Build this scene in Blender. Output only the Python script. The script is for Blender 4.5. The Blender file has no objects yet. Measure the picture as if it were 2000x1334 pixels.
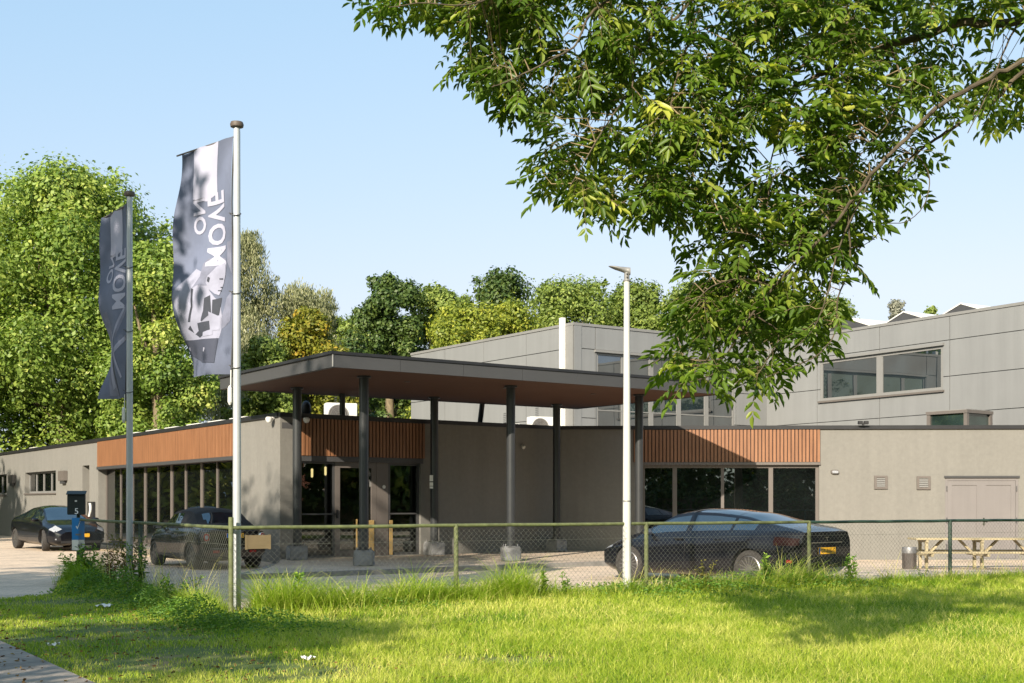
import bpy, bmesh, math, random
import numpy as np
from mathutils import Vector, Matrix

# ------------------------------------------------------------------ camera, sky, sun
SC = bpy.context.scene
COL = SC.collection
R = math.radians
F, HZ, EYE = 2460.0, 980.0, 1.55          # focal length in photo pixels, horizon row, eye height
cam_d = bpy.data.cameras.new('camera')
cam_d.sensor_width = 36.0
cam_d.lens = 36.0 * F / 2000.0
cam_d.shift_y = (HZ - 667.0) / 2000.0
cam_d.clip_start, cam_d.clip_end = 0.1, 3000
cam = bpy.data.objects.new('camera', cam_d)
cam.location = (0, 0, EYE)
cam.rotation_euler = (R(90), 0, 0)
COL.objects.link(cam)
SC.camera = cam

SUN_AZ, SUN_EL = 202.0, 26.0               # clockwise from +Y
world = bpy.data.worlds.new('World'); SC.world = world
world.use_nodes = True
wn = world.node_tree
sky = wn.nodes.new('ShaderNodeTexSky')
sky.sky_type = 'NISHITA'
sky.sun_disc = False
sky.sun_elevation = R(SUN_EL)
sky.sun_rotation = R(SUN_AZ)
sky.air_density, sky.dust_density, sky.ozone_density = 1.0, 3.0, 3.0
sep = wn.nodes.new('ShaderNodeSeparateColor'); cmb = wn.nodes.new('ShaderNodeCombineColor')     # soft shoulder of the camera on the bright sky
wn.links.new(sky.outputs[0], sep.inputs[0])
for k_, (g_, a_) in enumerate(((0.78, 1.57), (0.45, 2.00), (0.30, 2.60))):
    pw = wn.nodes.new('ShaderNodeMath'); pw.operation = 'POWER'; pw.inputs[1].default_value = g_
    ml = wn.nodes.new('ShaderNodeMath'); ml.operation = 'MULTIPLY'; ml.inputs[1].default_value = a_
    wn.links.new(sep.outputs[k_], pw.inputs[0]); wn.links.new(pw.outputs[0], ml.inputs[0]); wn.links.new(ml.outputs[0], cmb.inputs[k_])
    if k_ == 0: red = ml
    if k_ == 1:
        cap_ = wn.nodes.new('ShaderNodeMath'); cap_.operation = 'MULTIPLY'; cap_.inputs[1].default_value = 0.88
        mn_ = wn.nodes.new('ShaderNodeMath'); mn_.operation = 'MINIMUM'
        wn.links.new(ml.outputs[0], cap_.inputs[0]); wn.links.new(cap_.outputs[0], mn_.inputs[0]); wn.links.new(red.outputs[0], mn_.inputs[1]); wn.links.new(mn_.outputs[0], cmb.inputs[0])
gain = cmb
wn.links.new(gain.outputs[0], wn.nodes['Background'].inputs[0])
wn.nodes['Background'].inputs[1].default_value = 0.13
sun_d = bpy.data.lights.new('sun', 'SUN')
sun_d.energy, sun_d.angle, sun_d.color = 5.0, R(0.55), (1.0, 0.89, 0.74)
sun = bpy.data.objects.new('sun', sun_d)
S = Vector((math.sin(R(SUN_AZ)) * math.cos(R(SUN_EL)), math.cos(R(SUN_AZ)) * math.cos(R(SUN_EL)), math.sin(R(SUN_EL))))
sun.rotation_euler = (-S).to_track_quat('-Z', 'Y').to_euler()
sun.location = (-20, -40, 40)
COL.objects.link(sun)
SC.view_settings.view_transform = 'Standard'
SC.view_settings.look = 'None'
SC.view_settings.exposure = 0.95
SC.view_settings.gamma = 1.0

# ------------------------------------------------------------------ helpers
rng = np.random.default_rng(7)
random.seed(7)

def P(px, py, Y):
    return Vector(((px - 1000) * Y / F, Y, EYE + (HZ - py) * Y / F))

def tag(o, label=None, cat=None, group=None, kind=None):
    if label: o['label'] = label
    if cat: o['category'] = cat
    if group: o['group'] = group
    if kind: o['kind'] = kind
    return o

def empty(name, loc=(0, 0, 0), rz=0.0, label=None, cat=None, group=None):
    o = bpy.data.objects.new(name, None)
    o.location = loc; o.rotation_euler = (0, 0, rz); o.empty_display_size = 0.2
    COL.objects.link(o)
    return tag(o, label, cat, group)

def link(name, me, parent=None, label=None):
    o = bpy.data.objects.new(name, me)
    COL.objects.link(o)
    if parent is not None: o.parent = parent
    if label: o['label'] = label
    return o

def kids(o):
    return [c for c in bpy.data.objects if c.parent == o]

def copy_tree(o, parent=None):
    c = o.copy(); COL.objects.link(c)
    c.parent = parent
    if parent is not None: c.matrix_parent_inverse = o.matrix_parent_inverse
    for ch in kids(o): copy_tree(ch, c)
    return c

class MB:
    """collects faces, then links them as one mesh object"""
    def __init__(s): s.v, s.f, s.m = [], [], []
    def poly(s, pts, mi=0):
        b = len(s.v); s.v += [tuple(p) for p in pts]; s.f.append(tuple(range(b, b + len(pts)))); s.m.append(mi)
    def hexa(s, p, mi=0):                      # 8 points: bottom ring, top ring
        b = len(s.v); s.v += [tuple(q) for q in p]
        for f in ((3, 2, 1, 0), (4, 5, 6, 7), (0, 1, 5, 4), (1, 2, 6, 5), (2, 3, 7, 6), (3, 0, 4, 7)):
            s.f.append(tuple(b + i for i in f)); s.m.append(mi)
    def box(s, x0, x1, y0, y1, z0, z1, mi=0, T=None):
        p = [(x0, y0, z0), (x1, y0, z0), (x1, y1, z0), (x0, y1, z0), (x0, y0, z1), (x1, y0, z1), (x1, y1, z1), (x0, y1, z1)]
        if T is not None: p = [T @ Vector(q) for q in p]
        s.hexa(p, mi)
    def prism(s, pts, z0, z1, mi=0):
        n = len(pts); b = len(s.v)
        s.v += [(p[0], p[1], z0) for p in pts] + [(p[0], p[1], z1) for p in pts]
        s.f.append(tuple(b + i for i in reversed(range(n)))); s.m.append(mi)
        s.f.append(tuple(b + n + i for i in range(n))); s.m.append(mi)
        for i in range(n):
            j = (i + 1) % n
            s.f.append((b + i, b + j, b + n + j, b + n + i)); s.m.append(mi)
    def tube(s, pts, r, n=8, mi=0, caps=True):
        pts = [Vector(p) for p in pts]
        rr = r if isinstance(r, (list, tuple)) else [r] * len(pts)
        b = len(s.v); ref = None
        for i, p in enumerate(pts):
            d = (pts[min(i + 1, len(pts) - 1)] - pts[max(i - 1, 0)])
            if d.length < 1e-9: d = Vector((0, 0, 1))
            d.normalize()
            if ref is None: ref = d.orthogonal().normalized()
            ref = (ref - d * ref.dot(d))
            if ref.length < 1e-6: ref = d.orthogonal()
            ref.normalize(); q = d.cross(ref)
            for k in range(n):
                a = 2 * math.pi * k / n
                s.v.append(tuple(p + (ref * math.cos(a) + q * math.sin(a)) * rr[i]))
        for i in range(len(pts) - 1):
            for k in range(n):
                k2 = (k + 1) % n
                s.f.append((b + i * n + k, b + i * n + k2, b + (i + 1) * n + k2, b + (i + 1) * n + k)); s.m.append(mi)
        if caps:
            s.f.append(tuple(b + k for k in reversed(range(n)))); s.m.append(mi)
            e = b + (len(pts) - 1) * n
            s.f.append(tuple(e + k for k in range(n))); s.m.append(mi)
    def lathe(s, prof, n=24, T=None, mi=0):    # (r, h) profile about local Z
        b = len(s.v)
        for r, h in prof:
            for k in range(n):
                a = 2 * math.pi * k / n
                p = Vector((r * math.cos(a), r * math.sin(a), h))
                s.v.append(tuple(T @ p if T is not None else p))
        for i in range(len(prof) - 1):
            for k in range(n):
                k2 = (k + 1) % n
                s.f.append((b + i * n + k, b + i * n + k2, b + (i + 1) * n + k2, b + (i + 1) * n + k)); s.m.append(mi)
        s.f.append(tuple(b + k for k in reversed(range(n)))); s.m.append(mi)
        e = b + (len(prof) - 1) * n
        s.f.append(tuple(e + k for k in range(n))); s.m.append(mi)
    def build(s, name, mat, parent=None, smooth=False, label=None, bevel=0.0):
        me = bpy.data.meshes.new(name)
        me.from_pydata(s.v, [], s.f)
        for m in (mat if isinstance(mat, (list, tuple)) else [mat]): me.materials.append(m)
        me.polygons.foreach_set('material_index', s.m)
        if bevel > 0:
            bm = bmesh.new(); bm.from_mesh(me)
            bmesh.ops.remove_doubles(bm, verts=bm.verts, dist=1e-5)
            bmesh.ops.bevel(bm, geom=bm.edges[:], offset=bevel, segments=2, affect='EDGES', clamp_overlap=True)
            bm.to_mesh(me); bm.free()
        if smooth:
            me.polygons.foreach_set('use_smooth', [True] * len(me.polygons))
            me.set_sharp_from_angle(angle=R(40))
        me.update()
        return link(name, me, parent, label)

def fast_mesh(name, verts, quads, tris=None, attr=None, mats=()):
    """numpy mesh: verts (N,3), quads (M,4), tris (K,3), attr (N,) point float called rnd"""
    me = bpy.data.meshes.new(name)
    verts = np.ascontiguousarray(verts, dtype=np.float32)
    me.vertices.add(len(verts)); me.vertices.foreach_set('co', verts.ravel())
    q = np.asarray(quads, dtype=np.int32).reshape(-1, 4)
    t = np.asarray(tris if tris is not None else np.zeros((0, 3)), dtype=np.int32).reshape(-1, 3)
    loops = np.concatenate([q.ravel(), t.ravel()])
    tot = np.concatenate([np.full(len(q), 4, np.int32), np.full(len(t), 3, np.int32)])
    st = np.concatenate([[0], np.cumsum(tot)[:-1]]).astype(np.int32)
    me.loops.add(len(loops)); me.loops.foreach_set('vertex_index', loops)
    me.polygons.add(len(tot)); me.polygons.foreach_set('loop_start', st)
    me.polygons.foreach_set('loop_total', tot)
    if attr is not None:
        a = me.attributes.new('rnd', 'FLOAT', 'POINT'); a.data.foreach_set('value', np.asarray(attr, dtype=np.float32))
    for m in mats: me.materials.append(m)
    me.update(calc_edges=True); me.validate()
    return me

def text_bm(body, size, extrude=0.0, bold=0.0):
    cu = bpy.data.curves.new('lettering', 'FONT'); cu.body = body; cu.size = size; cu.extrude = extrude
    cu.resolution_u = 3; cu.offset = bold * size
    o = bpy.data.objects.new('lettering', cu); COL.objects.link(o)
    dg = bpy.context.evaluated_depsgraph_get()
    me = bpy.data.meshes.new_from_object(o.evaluated_get(dg))
    bpy.data.objects.remove(o); bpy.data.curves.remove(cu)
    bm = bmesh.new(); bm.from_mesh(me); bpy.data.meshes.remove(me)
    return bm

def bm_obj(name, bm, mat, parent=None, label=None, smooth=False):
    me = bpy.data.meshes.new(name); bm.to_mesh(me); bm.free()
    me.materials.append(mat)
    if smooth: me.polygons.foreach_set('use_smooth', [True] * len(me.polygons))
    return link(name, me, parent, label)

def text_obj(body, size, T, mat, parent=None, name='lettering', fit=None):
    bm = text_bm(body, size, 0.0008)
    xs = [v.co.x for v in bm.verts]; ys = [v.co.y for v in bm.verts]
    cx, cy = (min(xs) + max(xs)) / 2, (min(ys) + max(ys)) / 2
    sx = fit[0] / (max(xs) - min(xs)) if fit else 1; sy = fit[1] / (max(ys) - min(ys)) if fit else 1
    for v in bm.verts: v.co = T @ Vector(((v.co.x - cx) * sx, (v.co.y - cy) * sy, v.co.z))
    return bm_obj(name, bm, mat, parent)

def vnoise(x, y, sc, seed=0):                 # smooth value noise, 0..1
    r = np.random.default_rng(seed); g = r.random((64, 64))
    x = np.asarray(x, float) * sc + 200; y = np.asarray(y, float) * sc + 200
    xi, yi = np.floor(x).astype(int), np.floor(y).astype(int)
    fx, fy = x - xi, y - yi
    fx = fx * fx * (3 - 2 * fx); fy = fy * fy * (3 - 2 * fy)
    a = g[xi % 64, yi % 64]; b = g[(xi + 1) % 64, yi % 64]; c = g[xi % 64, (yi + 1) % 64]; d = g[(xi + 1) % 64, (yi + 1) % 64]
    return (a * (1 - fx) + b * fx) * (1 - fy) + (c * (1 - fx) + d * fx) * fy

# ------------------------------------------------------------------ materials
def srgb(r, g, b):
    def c(v):
        v /= 255.0
        return v / 12.92 if v <= 0.04045 else ((v + 0.055) / 1.055) ** 2.4
    return (c(r), c(g), c(b))

def new_mat(name):
    m = bpy.data.materials.new(name); m.use_nodes = True
    nt = m.node_tree
    return m, nt, nt.nodes['Principled BSDF']

def N(nt, t, **kw):
    n = nt.nodes.new(t)
    for k, v in kw.items():
        if k in n.inputs: n.inputs[k].default_value = v
        else: setattr(n, k, v)
    return n

def ramp(nt, src, stops):
    r = nt.nodes.new('ShaderNodeValToRGB')
    e = r.color_ramp.elements
    while len(e) < len(stops): e.new(0.5)
    for k, (p, c) in enumerate(stops):
        e[k].position = p; e[k].color = (c[0], c[1], c[2], 1)
    nt.links.new(src, r.inputs[0])
    return r.outputs[0]

def pm(name, col, rough=0.6, metal=0.0, var=0.12, scale=3.0, bump=0.0, bscale=60.0, spec=0.5, stretch=(1, 1, 1), coat=0.0, ior=1.5, streak=0.0, blotch=0.0):
    """a plain procedural surface: base colour with soft and fine noise, optional bump"""
    m, nt, b = new_mat(name)
    tc = N(nt, 'ShaderNodeTexCoord'); mp = N(nt, 'ShaderNodeMapping'); mp.inputs['Scale'].default_value = stretch
    nt.links.new(tc.outputs['Object'], mp.inputs[0])
    n1 = N(nt, 'ShaderNodeTexNoise', Scale=scale, Detail=6.0, Roughness=0.6)
    nt.links.new(mp.outputs[0], n1.inputs['Vector'])
    lo = tuple(max(0, c * (1 - var)) for c in col); hi = tuple(min(1, c * (1 + var)) for c in col)
    c = ramp(nt, n1.outputs[0], [(0.3, lo), (0.7, hi)])
    def times(c, vec, sc, det, k, lo_p=.35, hi_p=.65):
        q = N(nt, 'ShaderNodeTexNoise', Scale=sc, Detail=det, Roughness=0.7); nt.links.new(vec, q.inputs['Vector'])
        f = ramp(nt, q.outputs[0], [(lo_p, (1 - k,) * 3), (hi_p, (1, 1, 1))])
        x = N(nt, 'ShaderNodeMix', data_type='RGBA', blend_type='MULTIPLY'); x.inputs[0].default_value = 1
        nt.links.new(c, x.inputs[6]); nt.links.new(f, x.inputs[7]); return x.outputs[2]
    if streak > 0:                              # rain streaks running down the wall
        m2 = N(nt, 'ShaderNodeMapping'); m2.inputs['Scale'].default_value = (1, 1, .05)
        nt.links.new(tc.outputs['Object'], m2.inputs[0]); c = times(c, m2.outputs[0], 2.6, 5.0, streak)
    if blotch > 0: c = times(c, tc.outputs['Object'], .55, 7.0, blotch, .3, .7)
    nt.links.new(c, b.inputs['Base Color'])
    b.inputs['Roughness'].default_value = rough; b.inputs['Metallic'].default_value = metal
    b.inputs['Specular IOR Level'].default_value = spec; b.inputs['IOR'].default_value = ior
    b.inputs['Coat Weight'].default_value = coat; b.inputs['Coat Roughness'].default_value = 0.03
    if bump > 0:
        n2 = N(nt, 'ShaderNodeTexNoise', Scale=bscale, Detail=4.0)
        nt.links.new(mp.outputs[0], n2.inputs['Vector'])
        bp = N(nt, 'ShaderNodeBump', Strength=bump, Distance=0.01)
        nt.links.new(n2.outputs[0], bp.inputs['Height']); nt.links.new(bp.outputs[0], b.inputs['Normal'])
    return m

def leaf_mat(name, dark, mid, light, trans=0.35, rough=0.5, spec=0.4):
    m, nt, b = new_mat(name)
    at = N(nt, 'ShaderNodeAttribute'); at.attribute_name = 'rnd'
    c = ramp(nt, at.outputs['Fac'], [(0.0, dark), (0.55, mid), (1.0, light)])
    nt.links.new(c, b.inputs['Base Color']); b.inputs['Roughness'].default_value = rough
    b.inputs['Specular IOR Level'].default_value = spec
    tr = N(nt, 'ShaderNodeBsdfTranslucent')
    mx = N(nt, 'ShaderNodeMixShader'); mx.inputs[0].default_value = trans
    tint = N(nt, 'ShaderNodeMix', data_type='RGBA', blend_type='MULTIPLY'); tint.inputs[0].default_value = 1.0
    nt.links.new(c, tint.inputs[6]); tint.inputs[7].default_value = (1.3, 1.45, 0.55, 1)
    nt.links.new(tint.outputs[2], tr.inputs[0])
    out = nt.nodes['Material Output']
    nt.links.new(b.outputs[0], mx.inputs[1]); nt.links.new(tr.outputs[0], mx.inputs[2]); nt.links.new(mx.outputs[0], out.inputs[0])
    return m

def wood_mat(name, c0, c1, rough=0.55, sc=(9, 9, 0.7)):
    m, nt, b = new_mat(name)
    tc = N(nt, 'ShaderNodeTexCoord'); mp = N(nt, 'ShaderNodeMapping'); mp.inputs['Scale'].default_value = sc
    nt.links.new(tc.outputs['Object'], mp.inputs[0])
    n1 = N(nt, 'ShaderNodeTexNoise', Scale=1.3, Detail=8.0, Roughness=0.65); nt.links.new(mp.outputs[0], n1.inputs['Vector'])
    c = ramp(nt, n1.outputs[0], [(0.28, c0), (0.72, c1)])
    nt.links.new(c, b.inputs['Base Color']); b.inputs['Roughness'].default_value = rough
    bp = N(nt, 'ShaderNodeBump', Strength=0.2, Distance=0.01)
    nt.links.new(n1.outputs[0], bp.inputs['Height']); nt.links.new(bp.outputs[0], b.inputs['Normal'])
    return m

def glass_dark(name, col=(0.012, 0.014, 0.015), ior=1.9, wav=0.02):
    m, nt, b = new_mat(name)
    tc = N(nt, 'ShaderNodeTexCoord')
    n1 = N(nt, 'ShaderNodeTexNoise', Scale=1.2, Detail=1.0); nt.links.new(tc.outputs['Object'], n1.inputs['Vector'])
    c = ramp(nt, n1.outputs[0], [(0.3, tuple(v * 0.6 for v in col)), (0.7, tuple(v * 1.4 for v in col))])
    nt.links.new(c, b.inputs['Base Color'])
    b.inputs['Roughness'].default_value = 0.012; b.inputs['IOR'].default_value = ior
    bp = N(nt, 'ShaderNodeBump', Strength=wav, Distance=0.05)
    nt.links.new(n1.outputs[0], bp.inputs['Height']); nt.links.new(bp.outputs[0], b.inputs['Normal'])
    return m

def glass_clear(name, ior=1.7, tint=(0.75, 0.8, 0.8)):
    m, nt, b = new_mat(name)
    nt.nodes.remove(b)
    tr = N(nt, 'ShaderNodeBsdfTransparent'); tr.inputs[0].default_value = (*tint, 1)
    gl = N(nt, 'ShaderNodeBsdfGlossy'); gl.inputs['Roughness'].default_value = 0.01
    fr = N(nt, 'ShaderNodeFresnel', IOR=ior)
    mx = N(nt, 'ShaderNodeMixShader')
    nt.links.new(fr.outputs[0], mx.inputs[0]); nt.links.new(tr.outputs[0], mx.inputs[1]); nt.links.new(gl.outputs[0], mx.inputs[2])
    nt.links.new(mx.outputs[0], nt.nodes['Material Output'].inputs[0])
    return m

def paving_mat(name, c0, c1, mortar, bw=0.2, bh=0.1, rot=0.0, rough=0.85):
    m, nt, b = new_mat(name)
    tc = N(nt, 'ShaderNodeTexCoord'); mp = N(nt, 'ShaderNodeMapping'); mp.inputs['Rotation'].default_value = (0, 0, rot)
    nt.links.new(tc.outputs['Object'], mp.inputs[0])
    br = N(nt, 'ShaderNodeTexBrick'); br.inputs['Scale'].default_value = 1.0
    br.inputs['Brick Width'].default_value = bw; br.inputs['Row Height'].default_value = bh
    br.inputs['Mortar Size'].default_value = 0.006; br.inputs['Mortar Smooth'].default_value = 0.3
    br.inputs['Color1'].default_value = (*c0, 1); br.inputs['Color2'].default_value = (*c1, 1); br.inputs['Mortar'].default_value = (*mortar, 1)
    nt.links.new(mp.outputs[0], br.inputs['Vector'])
    n1 = N(nt, 'ShaderNodeTexNoise', Scale=0.8, Detail=8.0, Roughness=0.7); nt.links.new(tc.outputs['Object'], n1.inputs['Vector'])
    n2 = N(nt, 'ShaderNodeTexNoise', Scale=18.0, Detail=4.0); nt.links.new(tc.outputs['Object'], n2.inputs['Vector'])
    k = ramp(nt, n1.outputs[0], [(0.28, (0.55, 0.55, 0.56)), (0.5, (.95, .94, .93)), (0.75, (1.14, 1.11, 1.06))])
    k2 = ramp(nt, n2.outputs[0], [(0.3, (0.82, 0.82, 0.82)), (0.7, (1.1, 1.1, 1.1))])
    x = N(nt, 'ShaderNodeMix', data_type='RGBA', blend_type='MULTIPLY'); x.inputs[0].default_value = 1
    nt.links.new(br.outputs[0], x.inputs[6]); nt.links.new(k, x.inputs[7])
    x2 = N(nt, 'ShaderNodeMix', data_type='RGBA', blend_type='MULTIPLY'); x2.inputs[0].default_value = 1
    nt.links.new(x.outputs[2], x2.inputs[6]); nt.links.new(k2, x2.inputs[7])
    nt.links.new(x2.outputs[2], b.inputs['Base Color']); b.inputs['Roughness'].default_value = rough
    bp = N(nt, 'ShaderNodeBump', Strength=0.35, Distance=0.006)
    nt.links.new(br.outputs['Fac'], bp.inputs['Height']); bp.invert = True
    nt.links.new(bp.outputs[0], b.inputs['Normal'])
    return m

M = {}
M['render'] = pm('wall render', (0.184, 0.177, 0.160), 0.9, var=0.06, scale=9, bump=0.4, bscale=70, streak=.10, blotch=.07)
M['panel'] = pm('grey wall panel', (0.205, 0.208, 0.208), 0.45, var=0.04, scale=0.5, spec=0.4, streak=.09, blotch=.07)
M['panel_gap'] = pm('panel joint', (0.05, 0.05, 0.05), 0.8)
M['trim_grey'] = pm('grey window frame', (0.185, 0.182, 0.175), 0.5, var=0.05)
M['frame_taupe'] = pm('taupe window frame', (0.115, 0.10, 0.09), 0.45, var=0.06)
M['frame_dark'] = pm('dark window frame', (0.05, 0.05, 0.052), 0.45, var=0.08)
M['door_mauve'] = pm('mauve grey door paint', (0.175, 0.162, 0.159), 0.5, var=0.03, scale=1.0, streak=.10, blotch=.08)
M['cap'] = pm('black roof edge', (0.018, 0.018, 0.02), 0.45, var=0.2)
M['fascia'] = pm('anthracite fascia', (0.052, 0.052, 0.053), 0.5, var=0.08, scale=0.8)
M['column'] = pm('anthracite steel column', (0.03, 0.032, 0.034), 0.32, var=0.12, spec=0.5)
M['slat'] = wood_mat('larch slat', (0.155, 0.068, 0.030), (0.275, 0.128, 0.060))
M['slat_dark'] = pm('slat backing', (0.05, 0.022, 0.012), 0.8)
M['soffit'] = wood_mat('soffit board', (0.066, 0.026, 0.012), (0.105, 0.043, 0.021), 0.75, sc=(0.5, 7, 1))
M['roof'] = pm('bitumen roof', (0.06, 0.06, 0.062), 0.9, var=0.2, bump=0.3)
M['concrete'] = pm('concrete foot', (0.20, 0.20, 0.20), 0.9, var=0.25, scale=5, bump=0.6, bscale=40)
M['kerb'] = pm('concrete kerb', (0.20, 0.19, 0.175), 0.9, var=0.2, scale=4, bump=0.4)
M['glass'] = glass_dark('window glass', (0.004, 0.005, 0.005), 2.6)
M['glass_up'] = glass_dark('upper window glass', (0.012, 0.018, 0.022), 2.7)  # blue of the reflected sky tinted into the base colour
M['glass_door'] = glass_clear('clear door glass')
M['glass_green'] = glass_dark('greenish lantern glass', (0.02, 0.035, 0.032), 1.8)
M['white'] = pm('white enamel', (0.62, 0.61, 0.58), 0.45, var=0.04)
M['white_pole'] = pm('white pole paint', (0.46, 0.455, 0.43), 0.5, var=0.08, scale=2.5, stretch=(4, 4, 0.6))
M['alu'] = pm('flagpole aluminium', (0.40, 0.42, 0.43), 0.42, metal=0.2, var=0.07, scale=2)
M['grey_cap'] = pm('brown plastic cap', (0.085, 0.065, 0.05), 0.6)
M['black'] = pm('black plastic', (0.014, 0.014, 0.015), 0.55, var=0.2)
M['rubber'] = pm('tyre rubber', (0.03, 0.027, 0.025), 0.85, var=0.3, scale=20)
M['rim'] = pm('alloy rim', (0.22, 0.21, 0.205), 0.4, metal=0.8, var=0.06)
M['rim_dark'] = pm('dark alloy rim', (0.10, 0.10, 0.10), 0.4, metal=0.6, var=0.06)
M['paint'] = pm('black car paint', (0.004, 0.0045, 0.007), 0.4, var=0.15, spec=0.1, coat=0.75)
M['car_glass'] = glass_dark('car glass', (0.010, 0.018, 0.026), 2.4, 0.0)  # bluish base stands in for sky mirrored in the panes
M['soft_top'] = pm('black soft top cloth', (0.016, 0.016, 0.018), 0.9, var=0.2, bump=0.3, bscale=300)
M['lamp_lens'] = pm('clear lamp lens', (0.28, 0.29, 0.31), 0.12, var=0.2, scale=20)
M['red_lens'] = pm('red lamp lens', (0.28, 0.012, 0.012), 0.2, var=0.2, scale=20)
M['dark_red_lens'] = pm('smoked red lens', (0.014, 0.003, 0.003), 0.6, var=0.2, scale=20, spec=.1)
M['chrome'] = pm('chrome trim', (0.7, 0.7, 0.7), 0.15, metal=1.0, var=0.02)
M['plate'] = pm('yellow number plate', (0.80, 0.42, 0.02), 0.45, var=0.04)
M['plate_blue'] = pm('blue plate band', (0.02, 0.12, 0.45), 0.45)
M['ink'] = pm('black lettering', (0.01, 0.01, 0.01), 0.6)
M['white_ink'] = pm('white lettering', (0.8, 0.8, 0.8), 0.6)
M['post_green'] = pm('mossy green post', (0.10, 0.115, 0.045), 0.75, var=0.35, scale=9, bump=0.3)
M['post_dark'] = pm('dark green post', (0.02, 0.045, 0.03), 0.6, var=0.3, scale=8)
M['mesh'] = pm('galvanised mesh wire', (0.105, 0.112, 0.095), 0.6, metal=0.1, var=0.2)
M['table_wood'] = wood_mat('weathered table timber', (0.26, 0.215, 0.125), (0.42, 0.36, 0.235), 0.8, (1, 8, 8))
M['board'] = wood_mat('brown board', (0.11, 0.082, 0.042), (0.16, 0.12, 0.065), 0.8, (2, 2, 6))
M['plank'] = wood_mat('yellow plank', (0.32, 0.21, 0.07), (0.42, 0.29, 0.115), 0.7, (6, 6, 1))
M['bin_grey'] = pm('galvanised bin rim', (0.20, 0.20, 0.205), 0.5, metal=0.5, var=0.2)
M['sign_blue'] = pm('blue sign', (0.015, 0.19, 0.50), 0.4, var=0.04)
M['paper'] = pm('white paper', (0.75, 0.74, 0.70), 0.8, var=0.06)
M['mailbox'] = pm('dark green mailbox', (0.007, 0.013, 0.012), 0.65, var=0.2)
M['rope'] = pm('halyard', (0.06, 0.06, 0.06), 0.8)
M['bark'] = pm('tree bark', (0.16, 0.125, 0.075), 0.9, var=0.45, scale=6, bump=0.8, bscale=25, stretch=(3, 3, 0.6))
M['bark_ash'] = pm('ash limb bark', (0.085, 0.066, 0.04), 0.9, var=0.5, scale=9, bump=0.8, bscale=40, blotch=.3)
M['twig'] = pm('twig bark', (0.20, 0.15, 0.08), 0.85, var=0.35, scale=14, bump=0.6, bscale=60)
M['brick'] = paving_mat('red brick', (0.24, 0.075, 0.045), (0.31, 0.11, 0.07), (0.3, 0.27, 0.24), 0.22, 0.075)
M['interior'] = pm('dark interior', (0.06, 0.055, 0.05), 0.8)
# ------------------------------------------------------------------ wall frames
class Frame:
    """a vertical wall plane: origin, direction u along it, outward normal n"""
    def __init__(s, o, u, n):
        s.o = Vector((o[0], o[1], 0)); s.u = Vector((u[0], u[1], 0)).normalized(); s.n = Vector((n[0], n[1], 0)).normalized()
    def at(s, u, n, z):
        p = s.o + s.u * u + s.n * n
        return Vector((p.x, p.y, z))
    def hit(s, px, py=HZ):
        d = Vector(((px - 1000) / F, 1, (HZ - py) / F)); c = Vector((0, 0, EYE))
        t = (s.o - c).dot(s.n) / d.dot(s.n); p = c + d * t
        return (p - s.o).dot(s.u), p.z
    def U(s, px): return s.hit(px)[0]
    def Z(s, px, py): return s.hit(px, py)[1]
    def box(s, mb, u0, u1, n0, n1, z0, z1, mi=0):
        p = [s.at(u0, n1, z0), s.at(u1, n1, z0), s.at(u1, n0, z0), s.at(u0, n0, z0),
             s.at(u0, n1, z1), s.at(u1, n1, z1), s.at(u1, n0, z1), s.at(u0, n0, z1)]
        if (s.u.cross(Vector((0, 0, 1)))).dot(s.n) < 0:
            p = [p[1], p[0], p[3], p[2], p[5], p[4], p[7], p[6]]
        mb.hexa(p, mi)
    def quad(s, mb, u0, u1, n, z0, z1, mi=0):
        p = [s.at(u0, n, z0), s.at(u1, n, z0), s.at(u1, n, z1), s.at(u0, n, z1)]
        if (s.u.cross(Vector((0, 0, 1)))).dot(s.n) < 0: p.reverse()
        mb.poly(p, mi)

def wall_mb(fr, u0, u1, z0, z1, openings, depth=0.22):
    """front face with openings plus their reveals"""
    mb = MB()
    us = sorted({u0, u1, *[o[0] for o in openings], *[o[1] for o in openings]})
    zs = sorted({z0, z1, *[o[2] for o in openings], *[o[3] for o in openings]})
    us = [u for u in us if u0 <= u <= u1]; zs = [z for z in zs if z0 <= z <= z1]
    for a, b in zip(us[:-1], us[1:]):
        for c, d in zip(zs[:-1], zs[1:]):
            mu, mz = (a + b) / 2, (c + d) / 2
            if any(o[0] < mu < o[1] and o[2] < mz < o[3] for o in openings): continue
            fr.quad(mb, a, b, 0, c, d)
    for (a, b, c, d) in openings:
        for u in (a, b):
            mb.poly([fr.at(u, 0, c), fr.at(u, -depth, c), fr.at(u, -depth, d), fr.at(u, 0, d)])
        for z in (c, d):
            mb.poly([fr.at(a, 0, z), fr.at(b, 0, z), fr.at(b, -depth, z), fr.at(a, -depth, z)])
    return mb

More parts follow.
